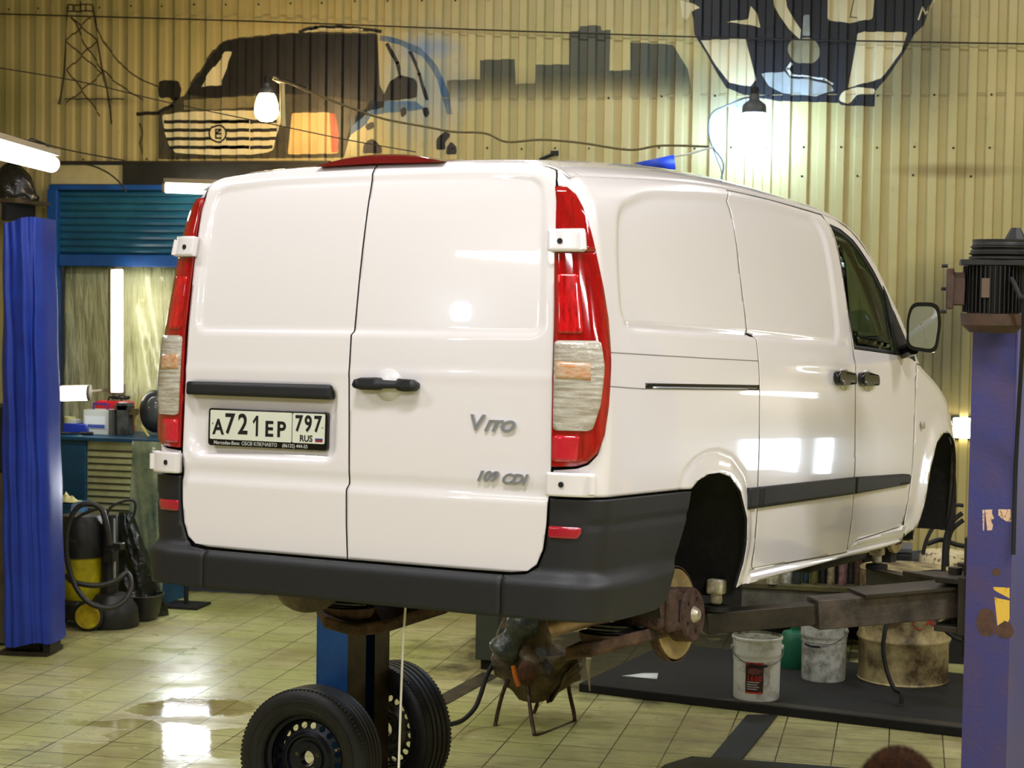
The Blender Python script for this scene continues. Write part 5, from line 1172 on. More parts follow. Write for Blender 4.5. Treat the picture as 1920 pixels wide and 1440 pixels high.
def wavy(x0, x1, z0, z1, y, amp, nx=120, nz=20, seed=1.0, tilt=.25):
    mb = MB(); vs = []
    for j in range(nz + 1):
        for i in range(nx + 1):
            u = i / nx; v = j / nz; x = x0 + (x1 - x0) * u; z = z0 + (z1 - z0) * v; s_ = x + tilt * z
            y_ = y + amp * (math.sin(s_ * 31 + seed) * .5 + math.sin(s_ * 57 + 2 * seed + z) * .3 + math.sin(s_ * 91 + z * 3) * .2) * (1 - .7 * v)
            vs.append((x, y_, z))
    return mb.add(vs, [(j * (nx + 1) + i, j * (nx + 1) + i + 1, (j + 1) * (nx + 1) + i + 1, (j + 1) * (nx + 1) + i) for j in range(nz) for i in range(nx)])
fo = obj('plastic_film_sheet', wavy(xs0, xs1, .05, zb_ + .04, 14.03, .03), film, None, 0); fo.modifiers.new('solid', 'SOLIDIFY').thickness = .001
tag(fo, 'crinkled translucent plastic film hung across the opening below the blue shutter', 'plastic sheet')
tubew = mat('lamp_tube_white', (255, 250, 235), .4, emit=(255, 252, 240), estr=16); housing = mat('lamp_housing_grey', (120, 112, 96), .5)
warm = mat('lamp_tube_warm', (255, 246, 220), .4, emit=(255, 248, 226), estr=16)
def tube_lamp(label, a, b, r, m, hup=None, mount=None):
    a = Vector(a); b = Vector(b); c_ = (a + b) / 2
    t = thing('tube_lamp', label, 'lamp', c_)
    d_ = (b - a).normalized(); h = Vector(hup or (0, 0, 1)); h = (h - d_ * h.dot(d_)).normalized()
    mb = MB(); beam(mb, a - c_ + h * (r + .018), b - c_ + h * (r + .018), r * 2.2, .035, h); obj('housing', mb, housing, t, bevel=.004)
    obj('tube', MB().cyl(a - c_ + d_ * .01, b - c_ - d_ * .01, r, n=20), m, t)
    if mount: obj('mounting_arm', MB().cyl(c_ - c_ + h * .02, Vector((0, mount - c_.y, 0)), .012, n=10).box((0, mount - c_.y, 0), (.12, .02, .08)), housing, t)
    for q in (a, b): obj('end_cap', MB().cyl(q - c_ - d_ * .012, q - c_ + d_ * .012, r * 1.02, n=20), housing, t)
    return t
tube_lamp('bright tube lamp standing upright in front of the plastic film', depth_at(221, 503, 14.75), depth_at(221, 738, 14.75), .040, tubew, (-1, .6, 0))
tube_lamp('short wide tube lamp lying level beside the blue tarpaulin-wrapped post', depth_at(112, 738, 14.3), depth_at(167, 737, 14.3), .058, tubew, (0, 1, 0), 14.02)
tube_lamp('tube lamp under the black header board, half hidden by the van', depth_at(308, 352, 14.45), depth_at(425, 356, 14.45), .040, warm, None, 13.93)
tube_lamp('long tube lamp at the top left running out of the photo', depth_at(-150, 243, 8.6), depth_at(97, 308, 11.6), .052, tubew)
lw = MB().tube([depth_at(x, y, 11.5) for x, y in ((52, 268), (58, 260), (70, 264), (88, 272), (97, 288), (99, 296))], .006, 8, sub=5); lw.tube([depth_at(x, y, 11.5) for x, y in ((52, 268), (62, 280), (78, 286), (95, 286))], .005, 8, sub=4)
tag(obj('lamp_cable', lw, mblack), 'looped black cable on the end of the long tube lamp', 'cable')
tube_lamp('tube lamp hung left of the camera, mirrored on the rear door', (-5.75, 2.05, 4.15), (-5.25, 1.15, 4.28), .045, tubew)
tube_lamp('tube lamp on the back wall beyond the right edge, mirrored in the sliding door', (3.8, 13.85, 1.93), (4.6, 13.85, 2.0), .04, tubew, (0, 1, 0))
q = wall_at(345, 900, 13.3)
t = thing('floor_lamp', 'work lamp on a short stand behind the van, mirrored in the wet tiles', 'lamp', (q.x, 13.3, 0))
obj('lamp_face', MB().box((0, 0, .98), (.42, .03, .30)), mat('floor_lamp_glow', (250, 252, 255), .4, emit=(246, 250, 255), estr=30), t); obj('lamp_back', MB().box((0, .05, .98), (.46, .06, .34)), mblack, t, bevel=.01); obj('stand', MB().cyl((0, .06, 0), (0, .06, .85), .018).box((0, .06, .01), (.3, .3, .02)), mblack, t)
# lamp on the right behind the van's nose
q = depth_at(1806, 802, 13.6)
t = thing('work_lamp', 'blazing square work lamp between the van nose and the right lift post', 'lamp', q)
obj('lamp_glass', MB().box((0, -.03, 0), (.15, .03, .15)), mat('work_lamp_glow', (255, 244, 214), .4, emit=(255, 240, 206), estr=25), t, bevel=.01)
obj('lamp_body', MB().box((0, .03, 0), (.18, .08, .18)).cyl((0, .05, 0), (0, .36, 0), .02), mblack, t, bevel=.01)

# shelf with a black covered machine, top left
q1 = wall_at(83, 378, 13.5)
t = thing('wall_shelf', 'brown steel shelf high on the wall at the left edge', 'shelf', (q1.x - .77, 13.6, q1.z))
obj('shelf_board', MB().box((0, 0, 0), (1.25, .6, .035)), mat('shelf_brown', (96, 82, 56), .5, rgb2=(60, 50, 36), vscale=5), t, bevel=.004)
obj('shelf_lip', MB().box((-.05, -.27, -.075), (1.1, .03, .10)), mat('shelf_lip_grey', (128, 116, 100), .5), t)
obj('shelf_bracket', MB().box((.52, -.05, -.09), (.04, .5, .14)), mblack, t)
q = Vector((wall_at(20, 375, 13.55).x, 13.58, q1.z + .018)); t = thing('black_sack', 'lumpy shiny black plastic sack on the shelf under the long tube lamp', 'sack', q)
sk = MB(); vs = []; n, m_ = 36, 16
for j in range(m_ + 1):
    v = j / m_
    for i in range(n):
        a_ = 2 * PI * i / n; rr = .175 * (1 - v ** 3 * .85) * (1 + .09 * math.sin(3 * a_ + 4 * v) + .05 * math.sin(8 * a_ + 9 * v)) * (1.12 if v < .12 else 1)
        vs.append((rr * math.cos(a_) * 1.05, rr * .8 * math.sin(a_), .30 * v + .01 * math.sin(7 * a_)))
sk.add(vs, [(j * n + i, j * n + (i + 1) % n, (j + 1) * n + (i + 1) % n, (j + 1) * n + i) for j in range(m_) for i in range(n)] + [tuple(range(m_ * n, m_ * n + n)), tuple(reversed(range(n)))])
obj('sack_body', sk, mat('black_plastic_sheet', (26, 25, 24), .22, rgb2=(44, 42, 38), vscale=12, bump=1.0, bscale=12), t, 60)
obj('sack_neck', MB().lathe([(.05, 0), (.02, .03), (.045, .07), (.0, .07)], 12, Matrix.Translation((0, 0, .29))), MATS['black_plastic_sheet'], t)
# blue tarpaulin wrapped round a lift post
qq = depth_at(64, 1200, 12.45); cx, cy = qq.x, qq.y
ztop = depth_at(60, 417, 12.6).z; zbot = depth_at(66, 1208, 12.3).z
t = thing('wrapped_post', 'lift post wrapped in a pleated bright blue tarpaulin at the left edge', 'post', (cx, cy, 0), .1)
hw0 = 50 / FPX * 12.4
mb = MB(); n = 160; m_ = 24; vs = []
for j in range(m_ + 1):
    v = j / m_; z = zbot + (ztop - zbot) * v
    for i in range(n):
        a_ = 2 * PI * i / n; k_ = (1 - .19 * v)
        # rounded box section with sharp pleats
        cxx, sy = math.cos(a_), math.sin(a_); ex = abs(cxx) ** .55 * (1 if cxx > 0 else -1) * hw0 * k_ * .98; ey = abs(sy) ** .55 * (1 if sy > 0 else -1) * .19 * (1 - .05 * v)
        pl_ = .030 * (abs(math.sin(ex * 26 + .8 + .6 * math.sin(v * 4))) ** .6) * (1 if ex > -.02 else .25) + .010 * math.sin(ex * 90 + v * 5)
        vs.append((ex - .045 * v + .004 * math.sin(v * 30 + ex * 20), ey - pl_ * (1 if sy < 0 else -1), z + (.02 * math.sin(ex * 17) if j in (0, m_) else 0)))
obj('tarpaulin', mb.add(vs, [(j * n + i, j * n + (i + 1) % n, (j + 1) * n + (i + 1) % n, (j + 1) * n + i) for j in range(m_) for i in range(n)]), mat('tarpaulin_blue', (20, 54, 160), .42, rgb2=(16, 42, 138), vscale=3, bump=.3, bscale=8), t, 0)
obj('post_core', MB().box((-.02, .02, (ztop - .05) / 2), (.18, .2, ztop - .05)), liftdark, t); obj('post_foot', MB().box((-.02, 0, .015), (.34, .30, .03)).box((.14, -.03, .05), (.05, .2, .06)), liftdark, t)
tag(obj('cord_loop', MB().tube([depth_at(x, y, 12.55) for x, y in ((80, 416), (90, 412), (97, 420), (97, 432), (89, 436), (87, 428))], .005, 8, sub=5), mblack), 'thin black cord loop at the top right of the blue tarpaulin', 'cord')
# tall workbench cabinet
zc0 = depth_at(170, 820, 13.6).z
xb = wall_at(150, 850, 13.25).x
t = thing('workbench', 'tall dark teal workbench cabinet with a louvred cream front, behind the vacuum cleaner', 'workbench', (xb, 13.10, 0), math.radians(-4))
dtl = mat('teal_blue_paint', (14, 74, 108), .45, rgb2=(12, 60, 88), vscale=4)
bh = wall_at(170, 826, 13.2).z
obj('cabinet_body', MB().box((-.10, .42, bh / 2), (.32, .62, bh)).box((.34, .50, bh / 2), (.6, .44, bh)), dtl, t, bevel=.004)
obj('worktop', MB().box((.30, .42, bh + .015), (1.06, .70, .03)), dtl, t, bevel=.004)
louv = MB().box((.27, .16, .78), (.52, .03, 1.10)); lm = mat('louvre_cream', (190, 188, 138), .5, rgb2=(160, 156, 108), vscale=5)
MR = Matrix.Rotation(math.radians(-24), 3, 'Y')
pn = obj('louvred_panel', louv, lm, t, bevel=.006)
sl = MB()
for k in range(19):
    sl.box((.27, .140, 1.23 - .052 * k), (.40, .012, .010))
obj('louvre_slot', sl, mat('louvre_shadow_gap', (40, 38, 26), .7), pn)
obj('panel_edge', MB().box((-.012, .155, .78), (.03, .05, 1.12)), mat('edge_grey', (150, 146, 130), .5), pn)
# things on the worktop
WT = bh + .03
def wloc(px, dy=.25): q = wall_at(px, 800, 13.40 + dy * .6); return (q.x, q.y, WT)
batt = mat('battery_pale', (186, 192, 190), .4); l_ = wloc(190, .12)
t = thing('car_battery', 'pale grey car battery with a purple carrying handle and blue label stripe', 'battery', l_, math.radians(-8))
obj('case', MB().box((0, 0, .10), (.23, .17, .20)), batt, t, bevel=.006); obj('case_side', MB().box((.125, .03, .10), (.03, .2, .21)), mat('battery_grey', (84, 84, 78), .5), t)
obj('label_plate', MB().box((0, -.088, .10), (.19, .003, .10)), mat('battery_label', (208, 214, 222), .4), t)
obj('label_stripe', MB().box((.01, -.091, .07), (.16, .003, .028)), mat('battery_blue', (60, 80, 160), .4), t)
obj('carrying_handle', MB().tube([(-.06, -.02, .20), (-.06, -.02, .245), (.07, -.02, .245), (.07, -.02, .20)], .010, 8), mat('battery_purple', (96, 50, 150), .4), t)
t = thing('red_case', 'bright red flat case behind the car battery', 'case', (l_[0] + .03, l_[1] + .19, WT), 0); obj('case_body', MB().box((0, 0, .13), (.30, .14, .26)), mat('case_red', (224, 40, 52), .4), t, bevel=.02); obj('case_handle', MB().tube([(-.06, 0, .26), (-.05, 0, .29), (.05, 0, .29), (.06, 0, .26)], .008, 8), mblack, t)
l2 = wloc(146, .02)
t = thing('blue_tray', 'dark blue wedge-shaped tray left of the car battery', 'tray', (l2[0], l2[1] + .04, WT)); obj('tray_body', MB().prism([(-.11, 0), (.12, 0), (.08, .085), (-.11, .085)], .16, frame((0, .08, 0), (1, 0, 0), (0, 0, 1))), mat('tray_blue', (18, 44, 148), .45), t, bevel=.006); obj('tray_label', MB().box((-.04, .0, .10), (.06, .1, .03)), batt, t)
l3 = wloc(121, .0)
t = thing('plastic_cup', 'cream plastic cup next to the blue tarpaulin-wrapped post', 'cup', (l3[0] + .02, l3[1] + .05, WT)); obj('cup_wall', MB().lathe([(0, 0), (.038, 0), (.045, .13), (.047, .135), (.043, .13), (.036, .01), (0, .01)], 24), mat('cup_cream', (206, 204, 150), .5), t); obj('cup_liquid', MB().cyl((0, 0, .09), (0, 0, .10), .040), mat('cup_liquid_brown', (110, 96, 50), .3), t)
t = thing('knife', 'silver tool with a black grip lying on the worktop edge', 'tool', (l2[0] - .0, l2[1] - .10, WT), .12); obj('blade', MB().box((-.03, 0, .012), (.20, .035, .010)), steel, t, bevel=.002); obj('grip', MB().cyl((.07, 0, .015), (.17, 0, .015), .014), mblack, t)
t = thing('pliers', 'black pliers on the worktop in front of the plastic cup', 'tool', (l3[0] + .09, l3[1] - .12, WT), .3); obj('jaw', MB().box((.06, 0, .015), (.06, .03, .016)), steel, t); 
for s_ in (-1, 1): obj('handle', MB().tube([(.03, 0, .015), (-.02, s_ * .025, .015), (-.10, s_ * .02, .015)], .008, 8, sub=3), mblack, t)
l4 = wloc(229, .05)
t = thing('battery_charger', 'grey battery charger with dangling black leads, right of the car battery', 'charger', (l4[0], l4[1] + .05, WT)); obj('charger_body', MB().box((0, 0, .13), (.10, .12, .26)).box((-.0, -.01, .22), (.13, .1, .05)), mat('charger_grey', (88, 92, 90), .5, rgb2=(40, 42, 42), vscale=14), t, bevel=.008)
obj('charger_clamp', MB().box((.08, -.02, .19), (.08, .04, .05)), mat('charger_brown', (92, 84, 48), .6), t)
ld_ = MB().tube([(.0, -.07, .05), (.02, -.12, -.05), (.04, -.13, -.3), (-.01, -.13, -.46), (.04, -.13, -.60), (.13, -.13, -.58), (.14, -.13, -.46), (.09, -.13, -.30), (.06, -.12, -.05), (.03, -.07, .04)], .006, 8, sub=6)
ld_.tube([(.0, -.07, .05), (.04, -.12, -.08), (.05, -.125, -.35), (.09, -.125, -.50), (.11, -.125, -.45), (.07, -.12, -.2), (.04, -.07, .03)], .005, 8, sub=6)
obj('charger_lead', ld_, mblack, t)
l5 = wloc(270, .15)
t = thing('face_shield', 'dark grey welding mask with a yellow strap leaning over the bench end', 'mask', (l5[0] + .02, l5[1] + .1, WT))
obj('mask_shell', MB().sphere((.03, 0, .19), .165, 28, (.78, .6, 1.05)), mat('mask_grey', (62, 64, 66), .3, rgb2=(34, 34, 36), vscale=5), t); obj('visor', MB().sphere((.055, -.05, .20), .10, 20, (.8, .7, 1.2)), mat('visor_grey', (84, 88, 90), .15), t)
obj('strap', MB().tube([(-.10, -.08, .08), (-.09, -.1, .16), (-.065, -.11, .26), (-.055, -.10, .31)], .012, 8, sub=4).tube([(-.03, -.12, .08), (.02, -.14, .02), (.07, -.14, -.04), (.10, -.12, -.07)], .009, 8, sub=4), mat('strap_yellow', (206, 198, 104), .6), t)
t = thing('cable_coil', 'tangled dark wire coil lying on top of the red case', 'wire', (l_[0] + .07, l_[1] + .19, WT + .265)); cp = [(.075 * math.cos(i * .9) * (1 + .2 * math.sin(i)), .05 * math.sin(i * .9), .012 + .004 * (i % 4) * (1 + i / 20)) for i in range(26)]
obj('wire_coil', MB().tube(cp, .005, 6, sub=4), mblack, t)
# film draped over the bench's right part
dr = obj('film_drape', wavy(0, .30, 0, bh - .02, 0, .03, 70, 14, 3.0, .1), mat('draped_film', (150, 158, 120), .15, coat=.6, rgb2=(78, 96, 84), vscale=3, bump=.7, bscale=9), None, 0)
q = wall_at(240, 820, 13.02); dr.location = (q.x, q.y, .04); dr.rotation_euler = (math.radians(-3), 0, math.radians(-4)); dr.modifiers.new('solid', 'SOLIDIFY').thickness = .001
tag(dr, 'greenish plastic film draped over the right end of the workbench', 'plastic sheet')
q = wall_at(116, 938, 12.75)
t = thing('low_shelf', 'small dark teal shelf unit at floor level behind the wrapped post', 'shelf', (q.x - .12, q.y + .12, 0)); obj('shelf_body', MB().box((0, 0, .42), (.42, .3, .84)), dtl, t, bevel=.004); obj('shelf_top', MB().box((0, 0, .85), (.44, .32, .02)), dtl, t)
rg_ = MB(); vs = []
for j in range(7):
    for i in range(11):
        u, v = i / 10 - .5, j / 6 - .5; vs.append((u * .20, v * .14, .012 + .05 * max(0, 1 - (u * u * 5 + v * v * 5)) * (1 + .5 * math.sin(i * 2.2 + j))))
rg_.add(vs, [(j * 11 + i, j * 11 + i + 1, (j + 1) * 11 + i + 1, (j + 1) * 11 + i) for j in range(6) for i in range(10)])
o_ = tag(obj('rag', rg_, mat('rag_cream', (206, 200, 140), .8)), 'crumpled cream rag on the low teal shelf', 'rag'); o_.location = (q.x + .02, q.y + .03, .862); o_.modifiers.new('solid', 'SOLIDIFY').thickness = .004

# ------------------------------------------------------------------ vacuum cleaner
yel = mat('vacuum_yellow', (200, 184, 18), .4, rgb2=(150, 136, 20), vscale=6); vblk = mat('vacuum_black', (20, 20, 19), .45, rgb2=(34, 34, 30), vscale=12)
q = floor_at(164, 1184); dv = (q - CAM).dot(F2)
def vp(a, b, k=0.0): return depth_at(a, b, dv + k)
t = thing('vacuum_cleaner', 'yellow and black wet-dry vacuum cleaner with a looped hose, beside the wrapped post', 'vacuum cleaner', (0, 0, 0))
cbase = vp(152, 1184, .28); cbx, cby = cbase.x, cbase.y
def vz(y): return vp(160, y, .25).z
MT = Matrix.Translation((cbx, cby, 0))
obj('tank', MB().lathe([(0, vz(1130)), (.13, vz(1130)), (.165, vz(1100)), (.165, vz(1035)), (.15, vz(1030)), (0, vz(1030))], 40, MT), yel, t)
obj('chassis', MB().lathe([(0, .06), (.17, .06), (.19, .10), (.19, .17), (.165, .20), (0, .20)], 40, MT).box((cbx + .16, cby - .02, .10), (.22, .26, .12)), vblk, t, bevel=.01)
obj('motor_head', MB().lathe([(.0, vz(1042)), (.175, vz(1042)), (.18, vz(1020)), (.165, vz(985)), (.14, vz(965)), (.0, vz(960))], 40, MT), vblk, t)
obj('head_vent', MB().box((cbx + .02, cby - .165, vz(1012)), (.12, .02, .05)), mat('vent_grey', (52, 52, 46), .5), t)
obj('lift_handle', MB().tube([vp(143, 972), vp(160, 962), vp(190, 952), vp(196, 960)], .012, 8, sub=4), vblk, t)
wl = vp(164, 1156, -.0); MW = frame(wl, (1, .15, 0), (0, 0, 1))
w_ = obj('big_wheel', MB().lathe([(0, .0), (.094, .0), (.112, -.01), (.116, -.03), (.112, -.055), (0, -.06)], 40, MW), vblk, t)
obj('wheel_hub', MB().lathe([(0, .006), (.03, .010), (.06, .004), (.088, .012), (.094, .0), (0, 0)], 40, MW), mat('wheel_yellow', (204, 184, 30), .4, rgb2=(150, 120, 20), vscale=9), w_)
obj('caster', MB().lathe([(0, .02), (.035, .02), (.035, -.02), (0, -.02)], 20, frame(Vector((cbx - .15, cby, .036)), (1, 0, 0), (0, 0, 1))), vblk, t)
hs = [vp(206, 1022, -.12), vp(200, 985, -.14), vp(190, 955, -.14), vp(170, 945, -.14), vp(145, 952, -.14), vp(128, 985, -.14), vp(124, 1030, -.14), vp(132, 1075, -.14), vp(148, 1110, -.15), vp(172, 1133, -.17), vp(205, 1140, -.16), vp(232, 1128, -.12), vp(246, 1100, -.02), vp(238, 1075, .05), vp(215, 1090, -.08), vp(180, 1098, -.12), vp(140, 1092, -.12), vp(124, 1080, -.05)]
obj('suction_hose', MB().tube(hs, .020, 12, sub=8), mat('hose_black', (26, 25, 22), .5, rgb2=(44, 42, 34), vscale=30), t)
t = thing('floor_polisher', 'small black upright machine with a chrome rod and hoop handle, right of the vacuum', 'machine', (0, 0, 0))
obj('chrome_rod', MB().cyl(vp(215, 1092, .12), vp(214, 972, .12), .010), chrome, t)
obj('hoop_handle', MB().tube([vp(196, 985, .1), vp(205, 955, .1), vp(225, 942, .1), vp(248, 938, .1), vp(254, 948, .1), vp(250, 968, .1), vp(238, 990, .1)], .010, 10, sub=6), vblk, t)
fb = vp(222, 1150, .22)
obj('machine_foot', MB().lathe([(0, .0), (.19, .0), (.20, .02), (.19, .14), (.12, .24), (.0, .26)], 36, Matrix.Translation((fb.x - .05, fb.y, 0))), vblk, t)
obj('machine_column', MB().cyl(Vector((fb.x - .07, fb.y, .2)), vp(206, 965, .2), .065, .055), vblk, t)
obj('clamp_block', MB().box(vp(216, 1024, .1), (.12, .08, .05)).box(vp(208, 1040, .1), (.07, .08, .1)), mat('clamp_dark', (50, 50, 44), .4, .3, rgb2=(20, 20, 20), vscale=30), t, bevel=.006)
# black bag and scoop
q = wall_at(258, 1120, 12.9); t = thing('bin_bag', 'crumpled shiny black bin bag slumped in front of the draped film', 'bag', (q.x, 12.90, 0))
sk = MB(); vs = []; n, m_ = 40, 20
for j in range(m_ + 1):
    v = j / m_
    for i in range(n):
        a_ = 2 * PI * i / n; rr = (.17 * (1 - v) ** .8 + .05) * (1 + .12 * math.sin(3 * a_ + 5 * v) + .07 * math.sin(9 * a_ + 11 * v) + random.uniform(-.02, .02))
        vs.append((rr * math.cos(a_) - .10 * v, rr * .8 * math.sin(a_), .78 * v + .012 * math.sin(7 * a_)))
sk.add(vs, [(j * n + i, j * n + (i + 1) % n, (j + 1) * n + (i + 1) % n, (j + 1) * n + i) for j in range(m_) for i in range(n)] + [tuple(range(m_ * n, m_ * n + n)), tuple(reversed(range(n)))])
obj('bag_body', sk, mat('bin_bag_black', (16, 20, 16), .18, rgb2=(44, 52, 34), vscale=6, lo=.5, hi=.7, bump=1.0, bscale=14), t, 60)
q = floor_at(287, 1146); t = thing('plastic_trough', 'low black plastic trough with a curved front, at the foot of the bin bag', 'trough', (q.x, q.y - .36, 0), math.radians(4))
tr_ = MB(); vs = []
outl = roundpoly([(-.2, -.13), (.16, -.13), (.20, .0), (.17, .12), (-.2, .12)], .06)
n = len(outl)
for s_, z in ((.86, 0), (1, .05), (1.12, .17), (1.16, .19), (1.12, .185), (.97, .05), (.8, .02)): vs += [(x * s_, y * s_, z + (.03 * x if z > .1 else 0)) for x, y in outl]
tr_.add(vs, [(k * n + i, k * n + (i + 1) % n, (k + 1) * n + (i + 1) % n, (k + 1) * n + i) for k in range(6) for i in range(n)] + [tuple(reversed(range(n))), tuple(range(6 * n, 7 * n))])
obj('trough_shell', tr_, vblk, t); obj('trough_rim', MB().tube([(x * 1.16, y * 1.16, .19 + .03 * x) for x, y in outl], .006, 6, close=True), MATS['vent_grey'], t)
# dark item at the very left edge
q = floor_at(-10, 1215)
t = thing('brown_cabinet', 'dark brown cabinet edge at the far left of the photo', 'cabinet', (q.x - .18, q.y + .25, 0), .1)
obj('cabinet_body', MB().box((0, 0, .62), (.4, .4, 1.2)), mat('cabinet_brown', (62, 50, 38), .6, rgb2=(90, 78, 62), vscale=3), t, bevel=.005); obj('cabinet_top', MB().box((0, 0, 1.45), (.42, .42, .45)), mblack, t, bevel=.01)

# ------------------------------------------------------------------ hanging bulbs
BQ = ((-5.01, 2.56, 3.39), None, None)
def bulb(label, px, py, d, r, h, glow, capm, cap_r, cap_h, power, col):
    top_ = Vector(px) if py is None else depth_at(px, py, d); t = thing('hanging_bulb', label, 'lamp', top_)
    obj('bulb_glass', MB().lathe([(0, -h), (r * .5, -h * .97), (r * .86, -h * .86), (r, -h * .68), (r * .97, -h * .4), (r * .78, -h * .12), (r * .62, 0), (0, 0)], 32), glow, t)
    obj('bulb_base', MB().lathe([(r * .66, -.002), (cap_r, 0), (cap_r, cap_h * .3), (cap_r * .92, cap_h * .45), (cap_r * .42, cap_h * .7), (cap_r * .40, cap_h), (0, cap_h)], 28), capm, t)
    obj('lamp_holder', MB().cyl((0, 0, cap_h), (0, 0, cap_h + .05), cap_r * .34), mblack, t)
    if py is None: obj('lamp_cord', MB().cyl((0, 0, cap_h + .05), (0, 0, ZC - top_.z), .004, n=6), mblack, t)
    else: obj('lamp_cord', MB().tube([(0, 0, cap_h + .05), (0, .03, cap_h + .08), (0, 13.975 - top_.y, cap_h + .07)], .005, 6, sub=3), mblack, t)
    return t
capd = mat('bulb_base_grey', (70, 72, 76), .5)
bulb('glaring warm white bulb hanging in front of the car mural', 500, 176, 13.7, .090, .21, mat('bulb_warm_glow', (255, 236, 196), .4, emit=(255, 214, 150), estr=110), capd, .055, .08, 0, 0)
bulb('huge cold white bulb with a grey base hanging below the navy mural', 1414, 212, 13.4, .105, .28, mat('bulb_cold_glow', (240, 246, 255), .4, emit=(168, 206, 255), estr=120), capd, .09, .14, 0, 0)
bulb('cold bulb on a long cord left of the camera, mirrored on the rear door', *BQ, .065, .16, mat('bulb_side_glow', (240, 246, 255), .4, emit=(214, 230, 255), estr=120), capd, .045, .07, 0, 0)
def wire(label, pts, d, r, m=mblack, name='wire', group='wires strung across the ribbed wall'):
    o_ = obj(name, MB().tube([depth_at(p[0], p[1], d + (p[2] if len(p) > 2 else 0)) for p in pts], r, 6, sub=6), m)
    tag(o_, label, name.replace('_', ' '), group); return o_
wr1 = mat('wire_dark', (40, 32, 22), .6); wr2 = mat('wire_cream', (196, 176, 120), .6)
o_ = obj('steel_cable', MB().tube([wall_at(a, b, 13.93) for a, b in ((-40, 25), (480, 40), (960, 58), (1440, 73), (1960, 83))], .006, 6, sub=4), wr1); tag(o_, 'taut thin cable running the whole width of the wall near the top', 'cable')
wire('thin dark wire sloping from the left edge past the warm bulb', ((-40, 121), (150, 153), (310, 191), (520, 235), (650, 262), (780, 285)), 12.9, .004, wr1)
wire('thin dark wire sloping down to the left end of the header board', ((-40, 245), (60, 265), (140, 284), (234, 301)), 13.3, .005, wr1)
wire('thick wavy cable swooping from the warm bulb to the knot by the cold bulb', ((513, 149), (545, 157), (575, 170), (610, 184), (660, 203), (720, 223), (800, 238), (850, 247), (910, 250), (950, 266), (1015, 262), (1090, 268), (1180, 281), (1240, 273), (1330, 275)), 13.4, .0085, mat('wire_braided', (96, 84, 50), .6), 'cable')
wire('cable drooping from the cold bulb down to the knot', ((1414, 182), (1395, 184), (1370, 195), (1340, 208), (1330, 225), (1329, 250), (1336, 275), (1352, 296), (1357, 312), (1352, 335)), 13.4, .007, mat('wire_grey', (110, 116, 120), .6), 'cable')
wire('short looping wire hanging below the knot behind the van roof', ((1336, 275), (1345, 300), (1352, 318), (1355, 340)), 13.42, .005, MATS['wire_grey'])
wire('pale rope tied between the blue pennant and the knot', ((1264, 293), (1290, 289), (1315, 282), (1340, 275)), 13.4, .008, mat('rope_pale', (206, 206, 190), .8), 'rope')
wire('black drooping wire in front of the cream header board', ((100, 308), (160, 308), (195, 320), (218, 336), (232, 352), (236, 360)), 14.35, .007, wr1)
tag(obj('cream_bracket', MB().tube([depth_at(x, y, 13.5) for x, y in ((512, 146), (522, 152), (530, 156))], .013, 8).tube([depth_at(x, y, 13.5) for x, y in ((529, 156), (530, 200), (531, 238))], .020, 8), wr2), 'cream bent bracket beside the warm bulb holding the cable', 'bracket')
pn_ = MB(); P_ = [depth_at(a, b, 13.4) for a, b in ((1188, 306), (1264, 290), (1267, 318), (1230, 318))]; pn_.add(P_, [(0, 1, 2, 3)])
o_ = tag(obj('pennant', pn_, mat('pennant_blue', (24, 66, 196), .5)), 'small bright blue pointed cloth above the van roof', 'cloth'); o_.modifiers.new('solid', 'SOLIDIFY').thickness = .003
tag(obj('clothes_peg', MB().tube([wall_at(a, b, 13.955) for a, b in ((1012, 300), (1028, 293), (1044, 286))], .014, 8).box(wall_at(1040, 287, 13.955), (.06, .03, .035)), mblack), 'short black clip on the wall just above the van roof', 'clip')

# ------------------------------------------------------------------ ceiling lamp housings (above the frame)
dif = mat('ceiling_diffuser', (250, 248, 240), .5, emit=(255, 247, 236), estr=6); l0 = None
for i, (x, y, z) in enumerate(CEILING_LAMPS):
    t = thing('ceiling_lamp', 'long white ceiling lamp hung on chains above the bays, out of the photo', 'lamp', (x, y, z), 0, 'ceiling lamps over the bays')
    if i == 0: h_ = obj('lamp_housing', MB().box((0, 0, 0), (1.6, .36, .07)), housing, t, bevel=.01); ch_ = obj('hanging_chain', MB().cyl((-.6, 0, .03), (-.6, 0, ZC - z), .006).cyl((.6, 0, .03), (.6, 0, ZC - z), .006), steel, t); tb_ = obj('lamp_diffuser', MB().box((0, 0, -.045), (1.5, .3, .02)), dif, t)
    else:
        for s_ in (h_, tb_): c_ = s_.copy(); COL.objects.link(c_); c_.parent = t
        obj('hanging_chain', MB().cyl((-.6, 0, .03), (-.6, 0, ZC - z), .006).cyl((.6, 0, .03), (.6, 0, ZC - z), .006), steel, t)

